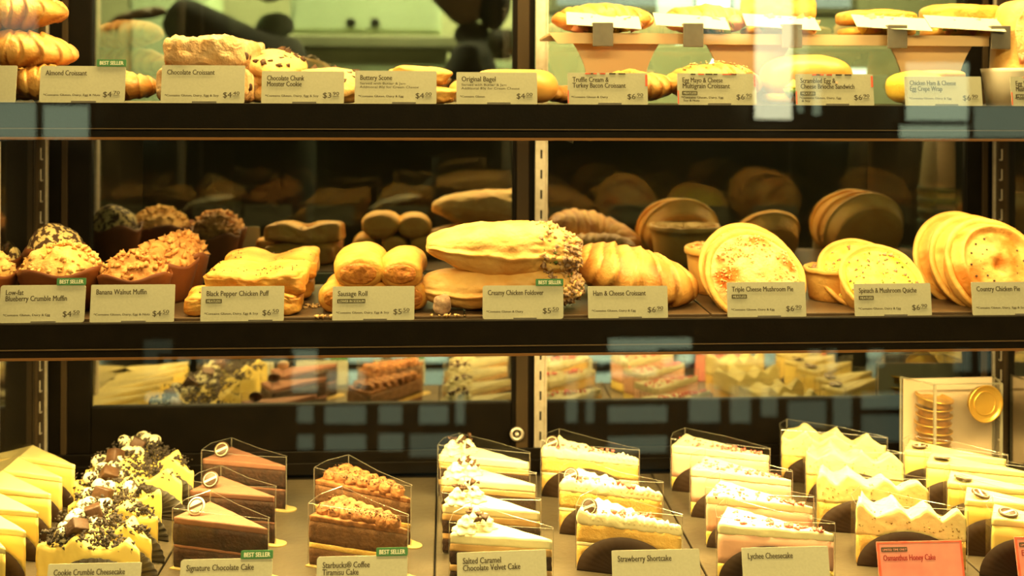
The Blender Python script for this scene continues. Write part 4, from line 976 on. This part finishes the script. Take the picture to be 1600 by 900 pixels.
def wedge(name, label, cat, Lp, Rp, ztop, group, build, crust=.052, film=True, liner=False, filmh=.010, board=False, seed=0, ang=0):
    """Lp/Rp: pixels of the blunt front top corner and of the tip, on the plane z = ztop"""
    a = at_z(Lp[0], Lp[1], ztop); b = at_z(Rp[0], Rp[1], ztop); d = b - a; L_ = d.length; rz = math.atan2(d.y, d.x)
    t = thing(name, label, cat, (a.x, a.y, ZD), (0, 0, rz), group)
    H = ztop - ZD
    half = math.asin(min(.9, crust / 2 / L_)); th = 2 * half
    B = (L_ - L_ * math.cos(th), L_ * math.sin(th))
    A_, C_ = (0, 0), (L_, 0)
    build(t, A_, B, C_, H, seed)
    if film:
        g = .0012; fh = H + filmh
        P = [(-g, -g), (L_ * .5, -g * 1.1), (L_ + g * 1.5, -g), (L_ + g, g * 2), ((L_ + B[0]) / 2, B[1] / 2 + g * 2), (B[0] - g, B[1] + g * 2), (-g * 2, B[1] * .5), (-g, -g)]
        V, Fc = [], []
        for p in P: V += [Vector((p[0], p[1], .001)), Vector((p[0], p[1], fh + .0015 * math.sin(p[0] * 60 + seed)))]
        for i in range(len(P) - 1): Fc.append((2 * i, 2 * i + 2, 2 * i + 3, 2 * i + 1))
        f_ = mk('clear_film', (V, Fc), m_film, t, False)
        es = []
        for p in (P[0], P[2], P[5]): es.append(box(p[0] - .0004, p[0] + .0004, p[1] - .0004, p[1] + .0004, .001, fh))
        for i in range(len(P) - 1):
            es.append(tube([(P[i][0], P[i][1], fh + .0015 * math.sin(P[i][0] * 60 + seed)), (P[i + 1][0], P[i + 1][1], fh + .0015 * math.sin(P[i + 1][0] * 60 + seed))], .00028, 5))
        mk('film_edge', join(*es), m_film_edge, f_, False)
    if liner:
        # pleated dark paper standing as a half round against the long side
        n = 60; V, Fc = [], []; c0 = L_ * (.49 if liner is True else liner); rx_ = L_ * .485; hz = H * .72
        for i in range(n + 1):
            a_ = PI * i / n; e = (.0010 if name.startswith('cookie') else .0002) * math.sin(i * 1.9)
            for k, s in enumerate((.0, .35, .7, 1.0)):
                V.append(Vector((c0 - rx_ * math.cos(a_) * s, -.0030 - .0006 * s + e * s, hz * math.sin(a_) * s)))
        for i in range(n):
            for k in range(3): Fc.append((i * 4 + k, i * 4 + k + 1, (i + 1) * 4 + k + 1, (i + 1) * 4 + k))
        l_ = mk('paper_liner', (V, Fc), m_liner if name.startswith('cookie') else m_liner2, t, True); s_ = l_.modifiers.new('thickness', 'SOLIDIFY'); s_.thickness = .0004
        if name.startswith('cookie'): mk('pleat_ribs', join(*[xf(tube([(c0 - .1 * rx_, 0, .001), (c0 - rx_ * math.cos(PI * i / 16), -.001, max(.001, hz * math.sin(PI * i / 16)))], .0004, 4), T(0, -.0038, 0)) for i in range(1, 16)]), m_liner, t, False)
    if board: mk('cake_board', flat_poly([(-.003, -.004), (L_ * .5, -.0045)] + [(L_ + .001 + .012 * math.cos(a_), .003 + .009 * math.sin(a_)) for a_ in [k * PI / 8 - PI / 2 for k in range(9)]] + [(L_ * .55, B[1] * .62), (B[0] - .003, B[1] + .004)], .0002, .0013), m_gold, t, False)
    return t

def b_choc(t, A, B, C_, H, s):
    mk('sponge_layer', tri(16, A, B, C_, .0015, H * .42, jit=.0011, seed=s), m_dspge, t)
    mk('cream_layer', tri(12, A, B, C_, H * .42, H * .47, jit=.0006, seed=s + 1), m_ganache, t)
    mk('sponge_layer', tri(16, A, B, C_, H * .47, H * .88, jit=.0011, seed=s + 2), m_dspge, t)
    mk('ganache_top', tri(24, A, B, C_, H * .88, H, lambda x, y, u, v: .0005 * nz((x, y, 0), 90, s), jit=.0004, seed=s + 3), m_ganache, t)
    medallion(t, .018, .014, H + .0085, 1 if s == 0 else 0, .0095, 58, .1)
def b_tira(t, A, B, C_, H, s):
    h = H
    mk('sponge_layer', tri(16, A, B, C_, .0015, h * .34, jit=.0009, seed=s), m_coffee, t)
    mk('cream_layer', tri(12, A, B, C_, h * .34, h * .44, jit=.0007, seed=s + 1), m_spge, t)
    mk('sponge_layer', tri(16, A, B, C_, h * .44, h * .84, jit=.0009, seed=s + 2), m_coffee, t)
    mk('cream_layer', tri(20, A, B, C_, h * .84, h * .94, jit=.0006, seed=s + 3), m_cocoa, t)
    L_ = C_[0]
    for r_ in range(2):
        for k in range(7 - r_):
            q = (k + .7) / 8; x = B[0] * (.25 + .5 * r_) * (1 - q) + L_ * q; y = (.006 + .020 * r_) * (1 - q) + (B[1] * .1) * (1 - q)
            wd = .0105 * (1 - .45 * q)
            mk('piped_cream', xf(blob(.0088, wd * 1.15, .0078, 16, 2, 2.4, 2, lambda p, u: p * (1 + .16 * fr(p, 130, s + k))), T(x, y + wd * .5, h * .98) @ R(-.5, 'Z') @ R(.2, 'Y')), m_cocoa, t)
_bt = b_tira
def b_tira(t, A, B, C_, H, s):
    _bt(t, A, B, C_, H, s); L_ = C_[0]
    mk('cocoa_dust', crumbs(320, lambda rd: (lambda q: (L_ * q, rd.uniform(.001, B[1] * (1 - q) * .8), H + .0042 + rd.uniform(-.001, .0030)))(rd.uniform(.05, .92)), .0004, .0011, s), m_coffee, t)
def swirl(r, h, seed, turns=2.6):
    V, Fc = [], []; nu, nv = 40, 24
    for i in range(nu + 1):
        q = i / nu
        for k in range(nv):
            a = 2 * PI * k / nv; rr = r * (1 - q) ** .7 * (1 + .16 * math.sin(6 * a + q * 9 + seed)) * (1 + .10 * math.sin(q * 16))
            V.append(Vector((rr * math.cos(a), rr * math.sin(a), h * q ** .9)))
    for i in range(nu):
        for k in range(nv): Fc.append((i * nv + k, i * nv + (k + 1) % nv, (i + 1) * nv + (k + 1) % nv, (i + 1) * nv + k))
    Fc.append(tuple(range(nv))[::-1]); return V, Fc
def b_cara(t, A, B, C_, H, s):
    mk('sponge_layer', tri(16, A, B, C_, .0015, H * .30, jit=.0010, seed=s), m_dspge, t)
    mk('cream_layer', tri(12, A, B, C_, H * .30, H * .42, jit=.0007, seed=s + 1), m_cara, t)
    mk('sponge_layer', tri(16, A, B, C_, H * .42, H * .68, jit=.0010, seed=s + 2), m_dspge, t)
    mk('caramel_layer', tri(12, A, B, C_, H * .68, H * .82, jit=.0007, seed=s + 1), m_cara, t)
    mk('cream_top', tri(24, A, B, C_, H * .82, H, lambda x, y, u, v: .0008 * nz((x, y, 0), 60, s), jit=.0008, seed=s + 3), m_cream, t)
    for k, (x, y, r) in enumerate(((.014, .012, .013), (.032, .020, .012), (.020, .034, .012))):
        w_ = mk('cream_swirl', xf(swirl(r, .017, s + k), T(x, y, H - .001)), m_cream, t)
    mk('chocolate_bits', crumbs(9, lambda rd: (.022 + rd.gauss(0, .008), .020 + rd.gauss(0, .008), H + .014 + rd.uniform(-.002, .002)), .0018, .0036, s), m_choco, t)
def frill(amp, sc, s):
    return lambda x, y, u, v: amp * (.6 + .6 * fr((x, y, 0), sc, s)) * (1.3 if v < .12 or u < .1 else .8)
def b_short(t, A, B, C_, H, s):
    mk('sponge_layer', tri(16, A, B, C_, .0015, H * .45, jit=.0007, seed=s), m_spge, t)
    mk('cream_layer', tri(12, A, B, C_, H * .45, H * .52, jit=.0007, seed=s + 1), m_cream, t)
    mk('sponge_layer', tri(16, A, B, C_, H * .52, H * .86, jit=.0007, seed=s + 2), m_spge, t)
    mk('whipped_cream', tri(40, A, B, C_, H * .84, H * .96, lambda x, y, u, v: .0035 * abs(math.sin(x * 480)) * (v < .16) + .004 * fr((x, y, 0), 90, s) + .004 * (1 - u) + .001, jit=.0014, seed=s + 3), m_cream, t)
    L_ = C_[0]
    mk('cream_pearls', join(*[xf(blob(.0032, .0032, .0034, 6), T(L_ * (.16 + .8 * k / 16), .0025, H * .97)) for k in range(17)]), m_cream, t)
    mk('red_petals', crumbs(26, lambda rd: (L_ * rd.uniform(.15, .75), B[1] * rd.uniform(.03, .3), H + .0040), .0012, .0030, s), m_petal, t)
    medallion(t, .011, .008, H + .008, 0, .0092, 62, -.1)
def b_lych(t, A, B, C_, H, s):
    mk('sponge_layer', tri(16, A, B, C_, .0015, H * .30, jit=.0007, seed=s), m_cheesec, t)
    mk('pink_mousse', tri(16, A, B, C_, H * .30, H * .86, jit=.0006, seed=s + 2), m_pmous, t)
    mk('cream_top', tri(30, A, B, C_, H * .85, H, lambda x, y, u, v: .0015 * fr((x, y, 0), 60, s) + .002 * (1 - u), jit=.0009, seed=s + 3), m_cream, t)
    L_ = C_[0]
    mk('pink_petals', crumbs(70, lambda rd: (lambda q: (L_ * q, rd.uniform(.001, B[1] * (1 - q) * .9), H + .0015))(rd.uniform(.05, .92)), .0008, .0024, s), m_petal, t)
def b_osma(t, A, B, C_, H, s):
    mk('sponge_layer', tri(16, A, B, C_, .0015, H * .58, jit=.0006, seed=s), m_spge, t)
    L_ = C_[0]
    mk('flecked_cream', tri(48, A, B, C_, H * .57, H * .90, lambda x, y, u, v: .0128 * (1 - abs(math.sin(PI * (x / L_ * 3.4 + .8 + s * .13 + .16 * nz((x, y, 0), 35, s))))) ** .62 * (1 + .5 * nz((x, y, 0), 50, s + 2)) + .0012 * fr((x, y, 0), 160, s) * (1 if v < .5 else .7) + .0018 * fr((x, y, 0), 70, s) + .002, jit=.0010, seed=s + 3, m=8), m_fleck, t)
    mk('osmanthus_flecks', join(crumbs(60, lambda rd: (L_ * rd.uniform(.03, .97), -.0008, H * rd.uniform(.62, .92)), .0003, .0009, s), crumbs(24, lambda rd: (L_ * rd.uniform(.05, .8), rd.uniform(.001, .012), H * .98), .0003, .0010, s + 1)), m_osmf, t)
def b_plain(t, A, B, C_, H, s):
    mk('biscuit_base', tri(10, A, B, C_, .0015, H * .14, jit=.0006, seed=s), m_base, t)
    mk('cream_filling', tri(24, A, B, C_, H * .14, H * .88, jit=.0008, seed=s + 2), m_cheesec, t)
    mk('cream_top', tri(24, A, B, C_, H * .88, H, lambda x, y, u, v: -.002 * max(0, 1 - min(u * 14, v * 14 if v * 14 > 0 else 0, 1)) * 0 + .0012 * nz((x, y, 0), 30, s), jit=.0010, seed=s + 3), m_cheeset, t)
def b_seal(t, A, B, C_, H, s):
    b_plain(t, A, B, C_, H, s); medallion(t, .018, .012, H + .0035, 0, .0098, 16 if s % 2 else 8, .2 + s)
def b_cookie(t, A, B, C_, H, s):
    L_ = C_[0]
    mk('biscuit_base', tri(10, A, B, C_, .0015, H * .12, jit=.0006, seed=s), m_oreo, t)
    mk('cheesecake_filling', tri(40, A, B, C_, H * .12, H * .80, lambda x, y, u, v: .014 * (1 - abs(math.sin(x / L_ * PI * 2 + .9 + s * .8))) + .004 * fr((x, y, 0), 50, s), jit=.0012, seed=s + 2, m=8), m_cheesec, t)
    def lump(k): return lambda p, u: p * (1 + .22 * fr(p, 60, s * 9 + k) + .12 * (.5 - vor(p, 120, s + k)[0]))
    pp = random.Random(s)
    mk('cream_lumps', join(*[xf(blob(.0085, .0085, .0075, 12, 2, 2, 2, lump(k)), T(pp.uniform(.004, .042), pp.uniform(.006, B[1] * .95), H * .92 + pp.uniform(0, .008))) for k in range(9)]), m_crumbc, t)
    mk('cookie_crumbs', crumbs(420, lambda rd: (lambda u_, v_: (A[0] * (1 - u_ - v_) + B[0] * v_ + L_ * u_, B[1] * v_ + rd.uniform(-.0012, .001), H * .84 + rd.uniform(.0, .018) * (1 - u_ * .5)))(*(lambda a_, b_: (a_, b_) if a_ + b_ < 1 else (1 - a_, 1 - b_))(rd.random() * .98, rd.random() ** 1.4)), .0008, .0022, s), m_oreo, t)
    mk('chocolate_chunk', xf(box(-.009, .009, -.007, .007, -.008, .008, .0015), T(.036 + .004 * math.sin(s * 3), .012, H + .007) @ R(.7 + s, 'Z') @ R(.6 + .7 * s, 'X') @ R(.5, 'Y')), m_choco, t)

ZW = ZD + .054
def series(name, cat, group, pts, build, labels, ztop=None, **k):
    for i, (a, b) in enumerate(pts): wedge(name, labels[i], cat, a, b, (ztop or ZW), group, build, seed=i, **k)
nth = ['front', 'second', 'third', 'fourth', 'fifth', 'sixth', 'seventh']
def lab(s, n, where): return ['%s, %s' % (s, ('frontmost' if i == 0 else 'rearmost' if i == n - 1 else nth[i] + ' from the front')) + ' ' + where for i in range(n)]
series('chocolate_cake_slice', 'cake slice', 'chocolate cake slices', [((272, 808), (418, 826)), ((297, 766), (429, 776)), ((317, 717), (446, 728))], b_choc,
       ['chocolate cake slice with cream coloured oval seal, frontmost of its row', 'chocolate cake slice with striped seal, in the middle of its row', 'chocolate cake slice farthest back in its row, behind two others'], board=True)
series('tiramisu_slice', 'cake slice', 'tiramisu slices', [((484, 800), (636, 822)), ((493, 745), (641, 774))], b_tira, ['front tiramisu slice with cocoa dusted piped cream', 'rear tiramisu slice with cocoa dusted piped cream'], ztop=ZD + .057, board=True)
series('caramel_cake_slice', 'cake slice', 'salted caramel cake slices', [((704, 834), (862, 844)), ((692, 788), (843, 800)), ((690, 746), (836, 757)), ((686, 710), (826, 722))], b_cara, lab('white topped caramel slice with cream swirls', 4, 'in its row'), film=True, filmh=.012)
series('strawberry_shortcake_slice', 'cake slice', 'strawberry shortcake slices', [((902, 806), (1064, 824)), ((875, 756), (1034, 772)), ((847, 704), (997, 718))], b_short, lab('cream topped strawberry shortcake slice with red petals', 3, 'in its row'), liner=True, filmh=.012, ztop=ZD + .056)
series('lychee_cheesecake_slice', 'cake slice', 'lychee cheesecake slices', [((1122, 822), (1302, 834)), ((1104, 776), (1269, 792)), ((1080, 734), (1236, 750)), ((1050, 698), (1201, 712))], b_lych, lab('pink lychee cheesecake slice with pink petals', 4, 'in its row'), liner=True, ztop=ZD + .055)
series('osmanthus_cake_slice', 'cake slice', 'osmanthus honey cake slices', [((1338, 800), (1509, 812)), ((1277, 752), (1449, 764)), ((1260, 712), (1411, 722)), ((1222, 684), (1384, 694))], b_osma, lab('osmanthus honey cake slice with peaked speckled cream', 4, 'in its row'), liner=True, ztop=ZD + .056)
series('cheesecake_slice', 'cake slice', 'sealed cheesecake slices', [((1550, 810), (1706, 824)), ((1508, 780), (1664, 793)), ((1481, 754), (1642, 768)), ((1448, 722), (1610, 738)), ((1414, 703), (1572, 718))], b_seal, lab('plain pale cheesecake slice with round brown seal', 5, 'in the right row'), liner=.35, ztop=ZD + .060, crust=.044, filmh=.007)
series('cookie_cheesecake_slice', 'cake slice', 'cookie crumble cheesecake slices', [((58, 840), (218, 850)), ((86, 814), (236, 826)), ((106, 784), (246, 798)), ((116, 752), (252, 768)), ((134, 722), (284, 742)), ((166, 702), (302, 720))], b_cookie, lab('cookie crumble cheesecake slice', 6, 'in its row'), film=False, liner=.62, crust=.06)
series('plain_cheesecake_slice', 'cake slice', 'plain cheesecake slices', [((-120, 838), (8, 856)), ((-110, 812), (40, 830)), ((-95, 786), (60, 800)), ((-70, 756), (80, 772)), ((-50, 728), (97, 746)), ((-35, 704), (117, 726))], b_plain,
       lab('smooth pale cheesecake slice', 6, 'in the left row'), film=False, liner=.55, crust=.058, ztop=ZD + .052)

# gold tins in a clear acrylic display box behind the right row
c = at_z(1460, 742, ZD); q = at_z(1572, 734, ZD); v = (q - c); wd = v.length; rz = math.atan2(v.y, v.x)
c = Vector((at_y(1460, 700, .190).x, .190, ZD)); H = at_y(1460, 602, .190).z - ZD; rz = .03; wd = .094; dp = .044
t = thing('acrylic_box', 'clear acrylic display box holding gold tins behind the right cake row', 'display box', c, (0, 0, rz))
sk = .026
mk('front_wall', box(0, wd, 0, .0022, 0, H), m_acry, t, False)
mk('side_wall', prism([(0, 0), (0, 0), (0, 0)], 0, 0) if False else ([Vector(p) for p in ((0, 0, 0), (-sk, dp, 0), (-sk, dp, H), (0, 0, H), (.0022, 0, 0), (-sk + .0022, dp, 0), (-sk + .0022, dp, H), (.0022, 0, H))], [(0, 1, 2, 3), (7, 6, 5, 4), (0, 3, 7, 4), (1, 5, 6, 2), (3, 2, 6, 7), (0, 4, 5, 1)]), m_acry, t, False)
mk('side_wall', ([Vector(p) for p in ((wd - .0022, .0022, 0), (wd + .010, dp, 0), (wd + .010, dp, H), (wd - .0022, .0022, H), (wd, .0022, 0), (wd + .0122, dp, 0), (wd + .0122, dp, H), (wd, .0022, H))], [(0, 1, 2, 3), (7, 6, 5, 4), (0, 3, 7, 4), (1, 5, 6, 2), (3, 2, 6, 7), (0, 4, 5, 1)]), m_acry, t, False)
mk('backing_card', box(-sk + .003, wd + .009, dp - .002, dp, .002, H - .002), M('pinkish_card', (.78, .60, .42), (.80, .63, .46), 10, .7), t, False)
mk('base_plate', box(-sk * .5, wd, .001, dp, 0, .0022), m_acry, t, False)
mk('wall_edge', join(box(-.0006, .0026, -.0005, .0027, 0, H), box(wd - .0026, wd + .0004, -.0004, .0026, 0, H), box(0, wd, -.0002, .0024, H, H + .0012), tube([(.001, .001, H), (-sk, dp, H)], .0011, 6), tube([(wd - .001, .001, H), (wd + .011, dp, H)], .0011, 6), tube([(-sk, dp, 0), (-sk, dp, H)], .0013, 6), tube([(wd + .011, dp, 0), (wd + .011, dp, H)], .0011, 6)), m_acry_edge, t, False)
m_goldt = M('gold_tin', (.88, .56, .12), (.80, .46, .08), 20, .28, metal=.75)
rot = R(rz, 'Z')
def tin(label, loc, rot_, r=.026, h=.011):
    o = thing('gold_tin', label, 'tin', loc, rot_, 'gold tins in the acrylic box')
    mk('body', lathe([(r * .84, 0), (r * .86, .0006), (r * .88, h * .75), (r * 1.0, h * .8), (r * 1.02, h), (r * .96, h), (r * .90, h * .8), (r * .82, h * .72)], 48, cap1=True), m_goldt, o)
    mk('inner_ring', lathe([(r * .66, h * .72), (r * .66, h * .80), (r * .60, h * .80), (r * .60, h * .72)], 40, cap0=False, cap1=False), m_goldt, o)
    return o
base = t.location; sx = base.x + .012; sy = base.y + .0285
tins = ['gold tin at the bottom of the stack in the acrylic box', 'second gold tin from the bottom in the acrylic box', 'third gold tin from the bottom in the acrylic box', 'fourth gold tin from the bottom in the acrylic box', 'tilted open gold tin on top of the stack in the acrylic box']
zz = ZD + .0022
for k in range(9):
    lbl = tins[k] if k < 4 else ['fifth gold tin from the bottom in the acrylic box', 'sixth gold tin from the bottom in the acrylic box', 'seventh gold tin from the bottom in the acrylic box', 'gold tin just under the tilted one in the acrylic box', tins[4]][k - 4]
    hgt = .0105
    if k == 8: tin(lbl, (sx - .001, sy - .001, zz + .0030), (math.radians(4), math.radians(7), 0), .0245)
    else: tin(lbl, (sx + .0012 * math.sin(k * 2.2), sy, zz), (0, 0, 0), .0235)
    zz += hgt
p_ = at_y(1535, 629, base.y - .004)
o = tin('round gold tin facing forward on the front of the acrylic box', (p_.x, base.y - .0005, p_.z), (math.radians(90), 0, math.radians(8)), .0245, .011)
# dark drink dessert at the far right edge
p_ = at_z(1606, 745, ZD)
t = thing('dessert_glass', 'glass of dark chocolate dessert cut off by the right edge', 'dessert', (p_.x, .07, ZD))
mk('glass', lathe([(.018, 0), (.019, .001), (.026, .078), (.0248, .078), (.0178, .002)], 40, cap1=False), m_acry_edge, t)
mk('chocolate_filling', lathe([(.0170, .0025), (.0238, .068), (.020, .074), (.010, .078), (.001, .079)], 40), m_coffee, t)
